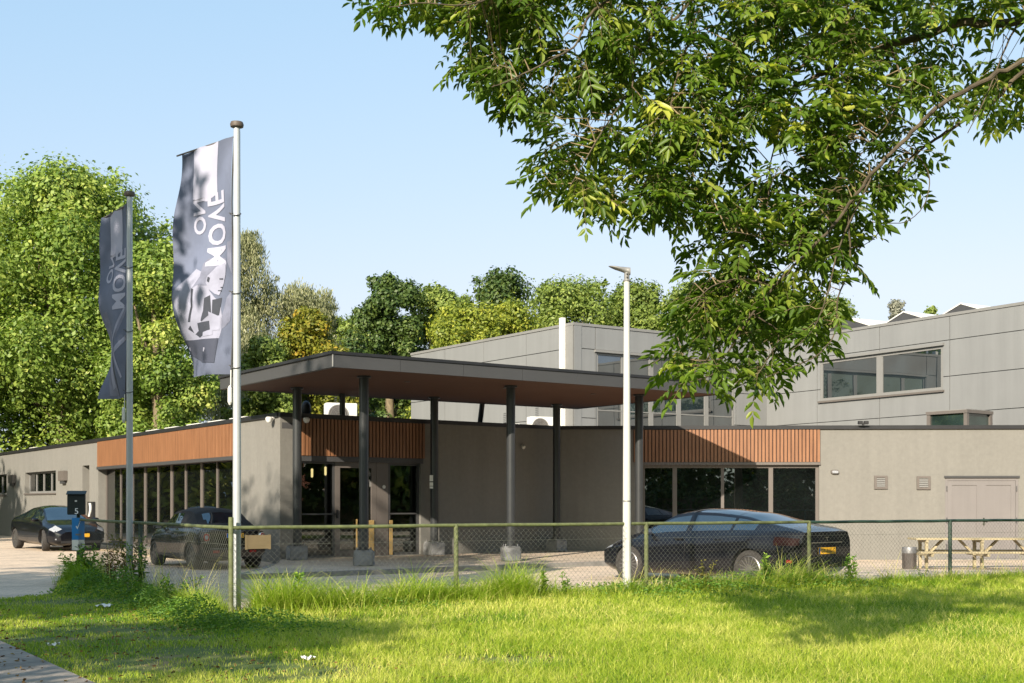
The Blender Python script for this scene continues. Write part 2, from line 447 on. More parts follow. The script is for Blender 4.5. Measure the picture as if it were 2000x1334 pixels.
def window(fr, u0, u1, z0, z1, inset, mullions, fmat, gmat, parent, bar=0.06, name='window', sill=None, transom=()):
    """frame bars set back by inset; the panes are its child"""
    mb = MB(); a, b = -inset, -inset + 0.07
    fr.box(mb, u0, u0 + bar, a, b, z0, z1); fr.box(mb, u1 - bar, u1, a, b, z0, z1)
    fr.box(mb, u0 + bar, u1 - bar, a, b, z0, z0 + bar); fr.box(mb, u0 + bar, u1 - bar, a, b, z1 - bar, z1)
    for mu in mullions:
        c, w = mu if isinstance(mu, tuple) else (mu, bar)
        fr.box(mb, c - w / 2, c + w / 2, a, b - 0.003, z0 + bar, z1 - bar)
    for zt in transom: fr.box(mb, u0 + bar, u1 - bar, a, b - 0.006, zt - 0.02, zt + 0.02)
    w = mb.build(name, fmat, parent)
    g = MB(); fr.box(g, u0 + bar * 0.5, u1 - bar * 0.5, a + 0.02, a + 0.035, z0 + bar * 0.5, z1 - bar * 0.5)
    g.build('pane', gmat, w)
    if sill:
        s = MB(); fr.box(s, u0 - 0.06, u1 + 0.06, -inset + 0.07, 0.05, z0 - 0.06, z0 - 0.004)
        s.build('sill', sill, w)
    return w

def slats(fr, u0, u1, z0, z1, parent, base=0.0, pitch=0.106, wid=0.074):
    mb = MB(); fr.box(mb, u0, u1, base + 0.003, base + 0.02, z0, z1, 1)
    n = int((u1 - u0) / pitch); pitch = (u1 - u0) / n
    for i in range(n):
        c = u0 + (i + 0.5) * pitch
        fr.box(mb, c - wid / 2, c + wid / 2, base + 0.02, base + 0.048, z0 + 0.003, z1 - 0.003, 0)
    return mb.build('timber_cladding', [M['slat'], M['slat_dark']], parent)

C0 = (-5.83, 31.67); C1 = (1.29, 37.40)
fL = Frame(C0, (-0.559, 0.829), (-0.829, -0.559))
eu = Vector((C1[0] - C0[0], C1[1] - C0[1], 0)); LE = eu.length
fE = Frame(C0, eu, (eu.y, -eu.x))
fW = Frame(C1, (14.0, -0.42), (-0.42, -14.0))
ZP = 3.75
U0 = (2.28, 46.7); U1 = (10.6, 52.4)
fHB = Frame(U0, (U1[0] - U0[0], U1[1] - U0[1]), (U1[1] - U0[1], -(U1[0] - U0[0])))
LB = (Vector(U1) - Vector(U0)).length
fHA = Frame(U1, (6.4, -10.5), (-10.5, -6.4))
fHL = Frame(U0, (-6.78, 9.7), (-9.7, -6.78))

# ------------------------------------------------------------------ ground
def ground_z(x, y):
    return 0.0
mb = MB()
E = 1400
mb.poly([(-E, -300, -0.35), (E, -300, -0.35), (E, 2200, -0.35), (-E, 2200, -0.35)])
M['field'] = pm('meadow ground', (0.06, 0.075, 0.022), 0.95, var=0.4, scale=0.4)
tag(mb.build('ground', M['field']), kind='structure')

M['lot'] = paving_mat('tan clinker paving', (0.66, 0.52, 0.385), (0.56, 0.445, 0.335), (0.36, 0.3, 0.23), 0.2, 0.1, R(35))
M['pave'] = paving_mat('pavement tiles', (0.56, 0.45, 0.345), (0.48, 0.40, 0.31), (0.3, 0.26, 0.21), 0.3, 0.3, R(36))
mb = MB()                                       # parking lot, falling a little to the right by the far wing
gx = np.linspace(-70, 60, 131); gy = np.linspace(9, 75, 67)
def lot_z(x, y):
    sx = np.clip((x - 2) / 8, 0, 1); sy = np.clip((y - 25) / 10, 0, 1)
    return -0.16 * (sx * sx * (3 - 2 * sx)) * (sy * sy * (3 - 2 * sy))
XX, YY = np.meshgrid(gx, gy, indexing='ij'); ZZ = lot_z(XX, YY)
V = np.stack([XX.ravel(), YY.ravel(), ZZ.ravel()], 1)
idx = np.arange(V.shape[0]).reshape(XX.shape)
Q = np.stack([idx[:-1, :-1].ravel(), idx[1:, :-1].ravel(), idx[1:, 1:].ravel(), idx[:-1, 1:].ravel()], 1)
tag(link('parking_lot', fast_mesh('parking_lot', V, Q, mats=[M['lot']])), kind='structure')

# raised pavement round the entrance, with its kerb
pav = [(-5.40, 25.15), (-4.0, 26.15), (-2.27, 27.4), (0, 29.05), (2.6, 30.9), (6.5, 33.4), (8.2, 35.2), (8.6, 37.10)]
back = [C1, C0]
ring = pav + [(C1[0], C1[1] - 0.02), (C0[0] + 0.02, C0[1] + 0.0), (-5.55, 29.9), (-5.35, 27.5)]
mb = MB(); mb.prism(ring, -0.22, 0.10)
tag(mb.build('pavement', M['pave']), kind='structure')
mb = MB()
kp = [(-5.55, 29.9), (-5.35, 27.5)] + pav
def offset_line(pts, d):
    out = []
    for i in range(len(pts)):
        a = Vector(pts[max(i - 1, 0)]); b = Vector(pts[min(i + 1, len(pts) - 1)])
        t = (b - a).normalized(); out.append((pts[i][0] + t.y * d, pts[i][1] - t.x * d))
    return out
k1 = offset_line(kp, 0.13); k0 = offset_line(kp, -0.004)
for i in range(len(kp) - 1):
    mb.hexa([(*k1[i], -0.22), (*k1[i + 1], -0.22), (*k0[i + 1], -0.22), (*k0[i], -0.22),
             (*k1[i], 0.106), (*k1[i + 1], 0.106), (*k0[i + 1], 0.106), (*k0[i], 0.106)])
tag(mb.build('kerb', M['kerb']), kind='structure')

# gravel strip under the left wall
M['gravel'] = pm('pale gravel', (0.36, 0.29, 0.2), 0.95, var=0.6, scale=22, bump=1.0, bscale=30)
mb = MB()
mb.prism([fL.at(2.0, 0.02, 0)[:2], fL.at(2.0, 1.5, 0)[:2], fL.at(19, 1.2, 0)[:2], fL.at(19, 0.02, 0)[:2]], -0.05, 0.045)
tag(mb.build('gravel_strip', M['gravel']), kind='structure')

# ------------------------------------------------------------------ low building
low = empty('low_building', (C0[0], C0[1], 0), 0, 'long low beige rendered building with timber bands and flat roof wrapping the entrance', 'building')
low_inv = Matrix.Translation(-low.location)
def adopt(o, root):
    """keep world position while parenting to an unrotated empty"""
    o.parent = root; o.matrix_parent_inverse = Matrix.Translation(-Vector(root.location)); return o
def sub(o, parent):
    """a part's own part, already in world space"""
    o.parent = parent; o.matrix_parent_inverse = Matrix.Identity(4); return o
def B(mb, name, mat, **k):
    return adopt(mb.build(name, mat, None, **k), low)
def BW(*a, **k):
    return adopt(window(*a, parent=None, **k), low)

# left wing wall
uc0, uc1 = fL.U(458), fL.U(192)                 # timber band / glazing span
zc = 2.79
ZG = 0.10
opL = [(uc0, uc1, ZG, zc - 0.01)]
wA = (fL.U(109), fL.U(49), 1.80, 2.74); wA = (wA[0], wA[1], fL.Z(80, 963), fL.Z(80, 921))
wB = (fL.U(13), fL.U(-44), fL.Z(0, 966), fL.Z(0, 927))
wC = (fL.U(-95), fL.U(-140), wB[2], wB[3])
dA = (fL.U(174.5), fL.U(161), 0.06, fL.Z(168, 909))
opL += [wA, wB, wC, dA]
B(wall_mb(fL, 0, 44, -0.3, ZP - 0.06, opL, 0.34), 'wall', M['render'])
mull = [(fL.U(p), 0.15 if p in (267, 318, 376) else 0.075) for p in (220, 243, 267, 292, 318, 345, 376, 406, 441)]
BW(fL, uc0, uc1, ZG, zc - 0.01, 0.33, mull, M['frame_taupe'], M['glass'], bar=0.09, name='window')
mb = MB(); fL.box(mb, uc0, uc1, -0.02, 0.065, zc - 0.10, zc); B(mb, 'lintel', M['frame_dark'])
adopt(slats(fL, uc0, uc1, zc, ZP - 0.07, None), low)
for w in (wA, wB, wC):
    L = w[1] - w[0]
    BW(fL, w[0], w[1], w[2], w[3], 0.24, [(w[0] + L * f, 0.09) for f in (0.27, 0.52, 0.76)], M['trim_grey'], M['glass'], bar=0.08, sill=M['frame_taupe'])
mb = MB(); fL.box(mb, dA[0] + 0.01, dA[1] - 0.01, -0.32, -0.26, dA[2], dA[3] - 0.01)
dd = B(mb, 'door', M['frame_taupe'])
mb = MB(); fL.box(mb, dA[0] + 0.12, dA[0] + 0.16, -0.26, -0.20, 0.95, 1.25); sub(mb.build('handle', M['chrome']), dd)
# entrance wall
ue0, ue1 = fE.U(589), fE.U(822)
zh = fE.Z(700, 894)
opE = [(ue0, ue1, 0.12, zh)]
B(wall_mb(fE, 0.0, LE, -0.3, ZP - 0.06, opE, 0.20), 'wall', M['render'])
adopt(slats(fE, fE.U(587.5), fE.U(829), zh + 0.02, ZP - 0.07, None), low)
mb = MB(); fE.box(mb, ue0 - 0.03, ue1 + 0.06, -0.10, 0.03, zh - 0.12, zh + 0.015); B(mb, 'lintel', M['frame_dark'])
def ent(px): return fE.U(px)
zt, zb = zh - 0.12, 0.12
w1 = BW(fE, ue0, ent(657), zb, zt, 0.16, [], M['frame_dark'], M['glass_door'], bar=0.055, name='window', transom=(1.23,))
dr = adopt(window(fE, ent(657.5), ent(738), zb, zt, 0.15, [], M['frame_taupe'], M['glass_door'], None, bar=0.15, name='entrance_door'), low)
w3 = BW(fE, ent(762), ue1, zb, zt, 0.16, [], M['frame_dark'], M['glass_door'], bar=0.06, name='window', transom=(1.23,))
mb = MB(); fE.box(mb, ent(738.5), ent(761.5), -0.17, -0.08, zb, zt); B(mb, 'door_panel', M['frame_taupe'])
mb = MB()
uh = ent(661); fE.box(mb, uh - 0.02, uh + 0.02, -0.08, -0.03, 1.12, 1.34); fE.box(mb, uh - 0.10, uh + 0.02, -0.03, -0.008, 1.22, 1.245)
sub(mb.build('handle', M['black']), dr)
mb = MB()                                       # letter M over two strokes etched on the door glass
mu0, mu1 = ent(720), ent(734); z0, z1 = fE.Z(727, 955), fE.Z(727, 911); nn = -0.10
def stroke(u0, z0, u1, z1, w=0.055):
    a = fE.at(u0, nn, z0); b = fE.at(u1, nn, z1); t = (b - a).normalized(); s = t.cross(fE.n) * w / 2
    mb.poly([a - s, a + s, b + s, b - s])
zm = z1 - 0.33
stroke(mu0, zm, mu0, z1); stroke(mu0, z1 - 0.01, (mu0 + mu1) / 2, zm + 0.08); stroke((mu0 + mu1) / 2, zm + 0.08, mu1, z1 - 0.01); stroke(mu1, z0, mu1, z1)
stroke((mu0 + mu1) / 2, zm - 0.05, (mu0 + mu1) / 2, z0 + 0.06); stroke(mu0, zm - 0.04, (mu0 + mu1) / 2, zm - 0.04)
sub(mb.build('door_emblem', M['trim_grey']), dr)
mb = MB(); us_, zs_ = fE.hit(753, 951); mb.lathe([(0.05, 0), (0.05, 0.006)], 20, Matrix.Translation(fE.at(us_, -0.078, zs_)) @ fE.n.to_track_quat('Z', 'Y').to_matrix().to_4x4())
st = adopt(mb.build('round_sticker', M['white']), low)
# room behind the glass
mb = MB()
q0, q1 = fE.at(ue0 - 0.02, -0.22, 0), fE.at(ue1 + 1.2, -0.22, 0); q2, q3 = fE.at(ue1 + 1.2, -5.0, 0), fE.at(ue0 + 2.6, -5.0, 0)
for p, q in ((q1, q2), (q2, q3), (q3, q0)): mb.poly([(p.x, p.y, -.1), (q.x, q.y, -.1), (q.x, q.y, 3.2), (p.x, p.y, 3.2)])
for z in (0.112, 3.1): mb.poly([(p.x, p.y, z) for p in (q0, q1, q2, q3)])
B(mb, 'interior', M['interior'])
# right wing wall
uw0, uw1 = fW.U(1254), fW.U(1600)
zw1 = fW.Z(1450, 906); zw0 = 0.55
vA = (fW.U(1707), fW.U(1733), fW.Z(1720, 955), fW.Z(1720, 929)); vB = (fW.U(1790), fW.U(1817), fW.Z(1800, 956), fW.Z(1800, 930))
dW = (fW.U(1846), fW.U(1989), -0.14, fW.Z(1918, 932))
B(wall_mb(fW, 0, 24, -0.35, ZP - 0.06, [(uw0, uw1, zw0, zw1), dW], 0.16), 'wall', M['render'])
adopt(slats(fW, fW.U(1237), fW.U(1602), zw1 + 0.05, ZP - 0.07, None), low)
mb = MB(); fW.box(mb, uw0, uw1 + 0.03, -0.02, 0.06, zw1 - 0.03, zw1 + 0.045); B(mb, 'lintel', M['frame_taupe'])
ww = BW(fW, uw0, uw1, zw0, zw1 - 0.03, 0.15, [(fW.U(1318.5), 0.13), (fW.U(1412), 0.09), (fW.U(1506.5), 0.13)], M['frame_taupe'], M['glass'], bar=0.09, sill=M['frame_taupe'])
# service doors
mb = MB()
L = dW[1] - dW[0]; mid = (dW[0] + dW[1]) / 2
fW.box(mb, dW[0], dW[0] + 0.07, -0.10, -0.01, dW[2], dW[3] - 0.02); fW.box(mb, dW[1] - 0.07, dW[1], -0.10, -0.01, dW[2], dW[3] - 0.02)
fW.box(mb, dW[0] + 0.07, dW[1] - 0.07, -0.10, -0.01, dW[3] - 0.10, dW[3] - 0.02)
dbl = B(mb, 'double_door', M['door_mauve'])
for a, b in ((dW[0] + 0.075, mid - 0.004), (mid + 0.004, dW[1] - 0.075)):
    mb = MB(); fW.box(mb, a, b, -0.10, -0.045, dW[2] + 0.02, dW[3] - 0.105)
    fr_ = 0.13
    for (p, q, r_, s_) in ((a, a + fr_, dW[2] + 0.02, dW[3] - 0.105), (b - fr_, b, dW[2] + 0.02, dW[3] - 0.105), (a + fr_, b - fr_, dW[3] - 0.235, dW[3] - 0.105), (a + fr_, b - fr_, dW[2] + 0.02, dW[2] + 0.25)):
        fW.box(mb, p, q, -0.0449, -0.025, r_, s_)
    sub(mb.build('door_leaf', M['door_mauve']), dbl)
for uu in (dW[0] + 0.05, dW[1] - 0.05):
    for zz in (dW[3] - 0.42, dW[3] - 1.35, 0.15):
        mb = MB(); mb.tube([fW.at(uu, 0.0, zz), fW.at(uu, 0.0, zz + 0.16)], 0.016, 8); sub(mb.build('hinge', M['frame_dark']), dbl)
mb = MB(); fW.box(mb, mid - .012, mid + .012, -.044, -.022, dW[2] + .02, dW[3] - .105); sub(mb.build('cover_strip', M['door_mauve']), dbl)
mb = MB(); fW.box(mb, mid + .04, mid + .09, -.0245, -.012, .86, 1.08); fW.box(mb, mid + .05, mid + .16, -.012, .03, .98, 1.0); sub(mb.build('handle', M['chrome']), dbl)
mb = MB(); fW.box(mb, dW[0] - .02, dW[1] + .02, -.10, .06, dW[2] - .06, dW[2] + .015); sub(mb.build('threshold', M['kerb']), dbl)
mb = MB(); fW.box(mb, dW[0] - 0.03, dW[1] + 0.03, -0.02, 0.04, dW[3] - 0.018, dW[3] + 0.04); B(mb, 'drip_edge', M['frame_dark'])
for v in (vA, vB):
    mb = MB()
    for (a, b, c, d) in ((v[0], v[0] + .07, v[2], v[3]), (v[1] - .07, v[1], v[2], v[3]), (v[0] + .07, v[1] - .07, v[2], v[2] + .06), (v[0] + .07, v[1] - .07, v[3] - .06, v[3])):
        fW.box(mb, a, b, 0.002, 0.045, c, d)
    fW.box(mb, v[0] + .06, v[1] - .06, 0.002, 0.008, v[2] + .05, v[3] - .05, 1)
    hgt = v[3] - v[2] - 0.12
    for i in range(5):
        zz = v[2] + 0.06 + hgt * (i + 0.15) / 5
        mb.hexa([fW.at(v[0] + .07, 0.04, zz), fW.at(v[1] - .07, 0.04, zz), fW.at(v[1] - .07, 0.012, zz + 0.03), fW.at(v[0] + .07, 0.012, zz + 0.03),
                 fW.at(v[0] + .07, 0.04, zz + 0.012), fW.at(v[1] - .07, 0.04, zz + 0.012), fW.at(v[1] - .07, 0.012, zz + 0.045), fW.at(v[0] + .07, 0.012, zz + 0.045)], 2)
    B(mb, 'vent_grille', [M['frame_taupe'], M['panel_gap'], M['trim_grey']])
# roof sheet and black parapet cap
mb = MB()
rp = [fL.at(44, -0.05, 0)[:2], fL.at(0, -0.05, 0)[:2], fE.at(LE, -0.06, 0)[:2], fW.at(24, -0.05, 0)[:2], (25.5, 60), (-8, 76)]
mb.prism(rp, 3.40, 3.55); B(mb, 'roof', M['roof'])
def cap_run(fr, u0, u1, d0=-0.22, d1=0.06):
    m = MB(); fr.box(m, u0, u1, d0, d1, ZP - 0.06, ZP + 0.05); B(m, 'roof_edge', M['cap'])
cap_run(fL, 0.075, 44); cap_run(fE, -0.03, LE - 0.075); cap_run(fW, 0.0, 24)

# ------------------------------------------------------------------ tall hall behind
hall = empty('sports_hall', (U0[0], U0[1], 0), 0, 'tall grey panelled hall with upper windows rising behind the low building', 'building')
ZT = 8.2
zj = [3.2, 4.68, 5.98, 7.26, ZT - 0.10]
def H(mb, name, mat, **k): return adopt(mb.build(name, mat, None, **k), hall)
g = 0.014
def panel_face(fr, u0, u1, joints, holes, name):
    mb = MB()
    wm = wall_mb(fr, u0, u1, 0, ZT - 0.1, holes, 0.12); mb.v, mb.f = list(wm.v), list(wm.f); mb.m = [1] * len(wm.f)
    js = sorted([u0, u1] + [j for j in joints if u0 < j < u1])
    for a, b in zip(js[:-1], js[1:]):
        for c, d in zip(zj[:-1], zj[1:]):
            cuts = [(a, b, c, d)]
            for h in holes:
                new = []
                for (p, q, r_, s_) in cuts:
                    if h[1] <= p or h[0] >= q or h[3] <= r_ or h[2] >= s_: new.append((p, q, r_, s_)); continue
                    if h[0] > p: new.append((p, h[0], r_, s_))
                    if h[1] < q: new.append((h[1], q, r_, s_))
                    lo, hi = max(p, h[0]), min(q, h[1])
                    if h[2] > r_: new.append((lo, hi, r_, h[2]))
                    if h[3] < s_: new.append((lo, hi, h[3], s_))
                cuts = new
            for (p, q, r_, s_) in cuts:
                fr.box(mb, p + (g if p == a else 0), q - (g if q == b else 0), 0.004, 0.03, r_ + (g if r_ == c else 0), s_ - (g if s_ == d else 0))
    H(mb, name, [M['panel'], M['panel_gap']])
# right block face
pitch = fHA.U(1856) - fHA.U(1719)
jA = [fHA.U(1719) + pitch * k for k in range(-4, 4)]
hA = (fHA.U(1603), fHA.U(1843), fHA.Z(1603, 784), fHA.Z(1603, 706))
LA = 15.2
panel_face(fHA, 0, LA, jA, [hA], 'wall')
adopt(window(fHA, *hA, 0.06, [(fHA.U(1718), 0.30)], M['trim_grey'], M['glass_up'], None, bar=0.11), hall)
mb = MB(); fHA.box(mb, hA[0] - 0.06, hA[1] + 0.06, 0.03, 0.11, hA[3], hA[3] + 0.09); H(mb, 'drip_edge', M['trim_grey'])
mb = MB(); fHA.box(mb, hA[0] - 0.06, hA[1] + 0.06, 0.03, 0.11, hA[2] - 0.07, hA[2]); H(mb, 'sill', M['frame_taupe'])
# centre face with window band
hB = (fHB.U(1164), fHB.U(1434), 2.6, fHB.Z(1164, 688))
jB = [fHB.U(1162), fHB.U(1436)] + [fHB.U(1436) + 0.001]
panel_face(fHB, 0, LB, [fHB.U(1162), fHB.U(1437)], [hB], 'wall')
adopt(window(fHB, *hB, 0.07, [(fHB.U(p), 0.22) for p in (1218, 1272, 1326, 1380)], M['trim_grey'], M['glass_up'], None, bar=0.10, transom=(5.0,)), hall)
mb = MB(); fHB.box(mb, hB[0] - 0.1, hB[1] + 0.1, 0.03, 0.12, hB[3], hB[3] + 0.09); H(mb, 'drip_edge', M['trim_grey'])
# left face
LLf = (Vector((-4.5, 56.4)) - Vector(U0)).length
panel_face(fHL, 0, LLf, [fHL.U(946), fHL.U(1029), fHL.U(870)], [], 'wall')
mb = MB()
fHL.box(mb, -0.02, 0.40, 0.004, 0.05, 0.0, ZT - 0.1); H(mb, 'corner_panel', M['trim_grey'])
mb = MB(); fHL.box(mb, 0.42, 0.62, 0.05, 0.20, 3.0, ZT + 0.22); H(mb, 'downpipe', M['white'])
mb = MB(); fHB.box(mb, 0.0, 0.34, 0.031, 0.05, 0.0, ZT - 0.1); H(mb, 'corner_panel', M['panel'])
# roof and rim
eL = fHL.at(LLf, 0, 0); eA = fHA.at(LA, 0, 0)
mb = MB(); bk = Vector((0.82, 0.575, 0))
ring = [eL[:2], U0, U1, eA[:2], (eA + bk * 26)[:2], (Vector((U1[0], U1[1], 0)) + bk * 26 + Vector((-6, 9, 0)))[:2], (eL + bk * 24)[:2]]
mb.prism(ring, 7.6, 7.95); H(mb, 'roof', M['roof'])
for fr, a, b in ((fHL, 0.0, LLf), (fHB, -0.05, LB - 0.06), (fHA, 0.0, LA)):
    mb = MB(); fr.box(mb, a, b, -0.25, 0.06, ZT - 0.10, ZT); H(mb, 'roof_edge', M['trim_grey'])
mb = MB()
for p, q in ((ring[3], ring[4]), (ring[4], ring[5]), (ring[5], ring[6]), (ring[6], ring[0])):
    mb.poly([(*p, 0), (*q, 0), (*q, ZT - 0.02), (*p, ZT - 0.02)])
H(mb, 'wall', M['panel'])

# gabled roof lights on the hall roof
def roof_gable(loc, i):
    lab = ['low white gabled rooflight on the hall roof, nearest the overhanging leaves', 'low white gabled rooflight in the middle of the hall roof', 'low white gabled rooflight at the right end of the hall roof'][i]
    t = empty('roof_light', loc, math.atan2(-6.4, -10.5), lab, 'rooflight', 'gabled rooflights on the hall roof')
    m = MB(); Lh, Wh = 1.5, 1.15
    m.prism([(-Lh, -Wh), (Lh, -Wh), (Lh, Wh), (-Lh, Wh)], -0.3, 0.18); m.build('upstand', M['trim_grey'], t)
    m = MB()
    for x0, x1 in ((-Lh - .03, Lh + .03),):
        m.hexa([(x0, -Wh - .05, .18), (x1, -Wh - .05, .18), (x1, 0, .62), (x0, 0, .62), (x0, -Wh - .05, .22), (x1, -Wh - .05, .22), (x1, 0, .67), (x0, 0, .67)])
        m.hexa([(x0, 0, .62), (x1, 0, .62), (x1, Wh + .05, .18), (x0, Wh + .05, .18), (x0, 0, .67), (x1, 0, .67), (x1, Wh + .05, .22), (x0, Wh + .05, .22)])
    m.build('glazing', M['white'], t)
    for x in (-Lh - .01, Lh + .01):
        m = MB(); m.poly([(x, -Wh, .18), (x, Wh, .18), (x, 0, .63)]); m.build('gable_end', M['frame_dark'], t)
for i, (px, Y) in enumerate(((1707, 50.2), (1818, 48.6), (1930, 46.6))):
    q = P(px, 0, Y); roof_gable((q.x, q.y, 8.12), i)

# ------------------------------------------------------------------ entrance canopy
cp = [Vector((-3.77, 26.5)), Vector((5.60, 33.3)), Vector((2.00, 38.6)), Vector((-7.37, 31.8))]
can = empty('entrance_canopy', (-1, 32, 0), 0, 'flat grey entrance canopy with brown timber soffit on dark round columns', 'canopy')
def CN(mb, name, mat, **k): return adopt(mb.build(name, mat, None, **k), can)
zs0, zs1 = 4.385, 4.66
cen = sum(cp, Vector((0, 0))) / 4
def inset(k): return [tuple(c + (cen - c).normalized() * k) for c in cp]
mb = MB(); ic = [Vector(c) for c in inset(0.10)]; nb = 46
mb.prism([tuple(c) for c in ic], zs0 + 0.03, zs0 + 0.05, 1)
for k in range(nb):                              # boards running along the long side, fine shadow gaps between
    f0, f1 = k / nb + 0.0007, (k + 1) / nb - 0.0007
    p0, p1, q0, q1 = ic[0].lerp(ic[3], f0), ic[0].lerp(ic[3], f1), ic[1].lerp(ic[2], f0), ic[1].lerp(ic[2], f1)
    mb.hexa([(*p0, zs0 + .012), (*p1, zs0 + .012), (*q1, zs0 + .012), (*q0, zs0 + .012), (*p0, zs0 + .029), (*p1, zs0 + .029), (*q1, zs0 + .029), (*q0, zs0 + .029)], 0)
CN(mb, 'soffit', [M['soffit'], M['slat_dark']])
for a_, b_ in ((.25, .3), (.5, .3), (.75, .3)):
    c = ic[0].lerp(ic[1], a_).lerp(ic[3].lerp(ic[2], a_), b_); mb = MB(); mb.lathe([(.07, zs0 + .002), (.07, zs0 + .011)], 18, Matrix.Translation((c.x, c.y, 0))); CN(mb, 'downlight', M['frame_dark'])
mb = MB()
for i in range(4):
    a, b = cp[i], cp[(i + 1) % 4]; a2, b2 = [Vector(inset(0.12)[j]) for j in (i, (i + 1) % 4)]
    n = 7 if i % 2 == 0 else 4
    for k in range(n):                           # fascia in sheets with fine joints
        f0, f1 = k / n + 0.00025, (k + 1) / n - 0.00025
        p, q = a.lerp(b, f0), a.lerp(b, f1); p2, q2 = a2.lerp(b2, f0), a2.lerp(b2, f1)
        mb.hexa([(*p, zs0), (*q, zs0), (*q2, zs0), (*p2, zs0), (*p, zs1), (*q, zs1), (*q2, zs1), (*p2, zs1)])
CN(mb, 'fascia', M['fascia'])
mb = MB(); out = [tuple(c + (c - cen).normalized() * 0.05) for c in cp]; mb.prism(out, zs1 + 0.002, zs1 + 0.065); CN(mb, 'roof_edge', M['cap'])
mb = MB(); mb.tube([(*cp[0], zs0 + .01), (*cp[0], zs1 - .01)], 0.018, 6); CN(mb, 'corner_trim', M['trim_grey'])
cols = []
c1 = Vector((-3.35, 28.5)); c2 = Vector((-0.03, 30.9)); c3 = Vector((3.37, 33.4))
v = Vector((-2.02, 3.15))
for i, c in enumerate((c1, c2, c3, c1 + v, c2 + v, c3 + v)):
    if i == 3: c = Vector((-5.35, 31.45)) + Vector((0, -0.1))
    if i == 4: c = Vector((-2.11, 34.2))
    if i == 5: c = Vector((1.30, 36.7))
    m = MB(); m.lathe([(0.11, 0.10), (0.11, zs0 - 0.03), (0.16, zs0 - 0.03), (0.16, zs0 + 0.016)], 24, Matrix.Translation((c.x, c.y, 0)))
    m.lathe([(0.17, 0.465), (0.17, 0.485)], 16, Matrix.Translation((c.x, c.y, 0)))
    col_o = CN(m, 'column', M['column'], smooth=True)
    m = MB(); T = Matrix.Translation((c.x, c.y, 0)) @ Matrix.Rotation(R(8 * (i - 2)) + 0.3, 4, 'Z')
    m.box(-0.225, 0.225, -0.225, 0.225, 0.09, 0.46, T=T)
    ft = m.build('concrete_foot', M['concrete'], None, bevel=0.03)
    bm = bmesh.new(); bm.from_mesh(ft.data)
    bmesh.ops.subdivide_edges(bm, edges=bm.edges[:], cuts=2, use_grid_fill=True)
    for vv in bm.verts: vv.co += Vector((random.uniform(-1, 1), random.uniform(-1, 1), random.uniform(-1, 1))) * 0.011
    bm.to_mesh(ft.data); bm.free()
    m = MB()
    for sx in (-1, 1):
        for sy in (-1, 1):
            m = MB(); m.tube([T @ Vector((sx * 0.15, sy * 0.15, 0.44)), T @ Vector((sx * 0.15, sy * 0.15, 0.52))], 0.013, 6)
            m.build('bolt', M['bin_grey'], col_o)
    sub(ft, col_o)
for (a, b) in (((-4.47, 33.2), (-4.47, 33.2)), ((-0.98, 36.9), (-0.86, 36.5))):
    m = MB(); m.tube([(a[0], a[1], 3.5), (b[0], b[1], zs0 + 0.02)], 0.075, 16); CN(m, 'roof_post', M['column'], smooth=True)
# paper notices stuck on the rear column
for (y0, y1) in ((928, 940), (942, 949), (950, 954)):
    m = MB()
    c = Vector((-2.11, 34.2)); a = P(839, y0, 34.08); b = P(846, y1, 34.08)
    m.box(a.x, b.x, 34.08, 34.085, b.z, a.z); CN(m, 'notice', M['paper'])
# ------------------------------------------------------------------ small fittings on the building
def wall_lamp(fr, px0, px1, y0, y1, label):
    u0, u1 = sorted((fr.U(px0), fr.U(px1))); z1, z0 = fr.Z(px0, y0), fr.Z(px0, y1)
    c = fr.at((u0 + u1) / 2, 0, z0); t = empty('wall_lamp', c, math.atan2(fr.n.y, fr.n.x), label, 'wall lamp', 'brown box lamps on the left wall')
    w = (u1 - u0) * 0.5; h = z1 - z0
    m = MB(); m.prism([(0.0, -w), (0.16, -w), (0.16, w), (0.0, w)], h * 0.22, h); m.build('lamp_box', M['frame_taupe'], t, bevel=0.012)
    m = MB(); m.prism([(0.02, -w * .6), (0.13, -w * .6), (0.13, w * .6), (0.02, w * .6)], 0.0, h * 0.22); m.build('lamp_head', M['frame_dark'], t, bevel=0.01)
wall_lamp(fL, 121, 132, 920, 945, 'brown box wall lamp between the small window and the side door')
wall_lamp(fL, 23, 31.5, 928, 949, 'brown box wall lamp between the two small left windows')
# charger
u0, u1 = fL.U(186.5), fL.U(176); z0, z1 = fL.Z(181, 1011), fL.Z(181, 980)
t = empty('car_charger', fL.at((u0 + u1) / 2, 0, z0), math.atan2(fL.n.y, fL.n.x), 'dark wall charger with white curved front beside the side door', 'car charger')
m = MB(); w = (u1 - u0) / 2; h = z1 - z0
m.prism([(0.0, -w), (0.10, -w), (0.10, w), (0.0, w)], 0, h); m.build('housing', M['black'], t, bevel=0.01)
m = MB()
for k in range(8):
    a, b = k / 8, (k + 1) / 8; f = lambda q: -w * 0.25 + w * 0.5 * math.sin(q * 2.6)
    m.hexa([(0.101, f(a) - w * .3, h * (.06 + .86 * a)), (0.125, f(a) - w * .3, h * (.06 + .86 * a)), (0.125, f(a) + w * .3, h * (.06 + .86 * a)), (0.101, f(a) + w * .3, h * (.06 + .86 * a)),
            (0.101, f(b) - w * .3, h * (.06 + .86 * b)), (0.125, f(b) - w * .3, h * (.06 + .86 * b)), (0.125, f(b) + w * .3, h * (.06 + .86 * b)), (0.101, f(b) + w * .3, h * (.06 + .86 * b))])
m.build('front_cover', M['white'], t)
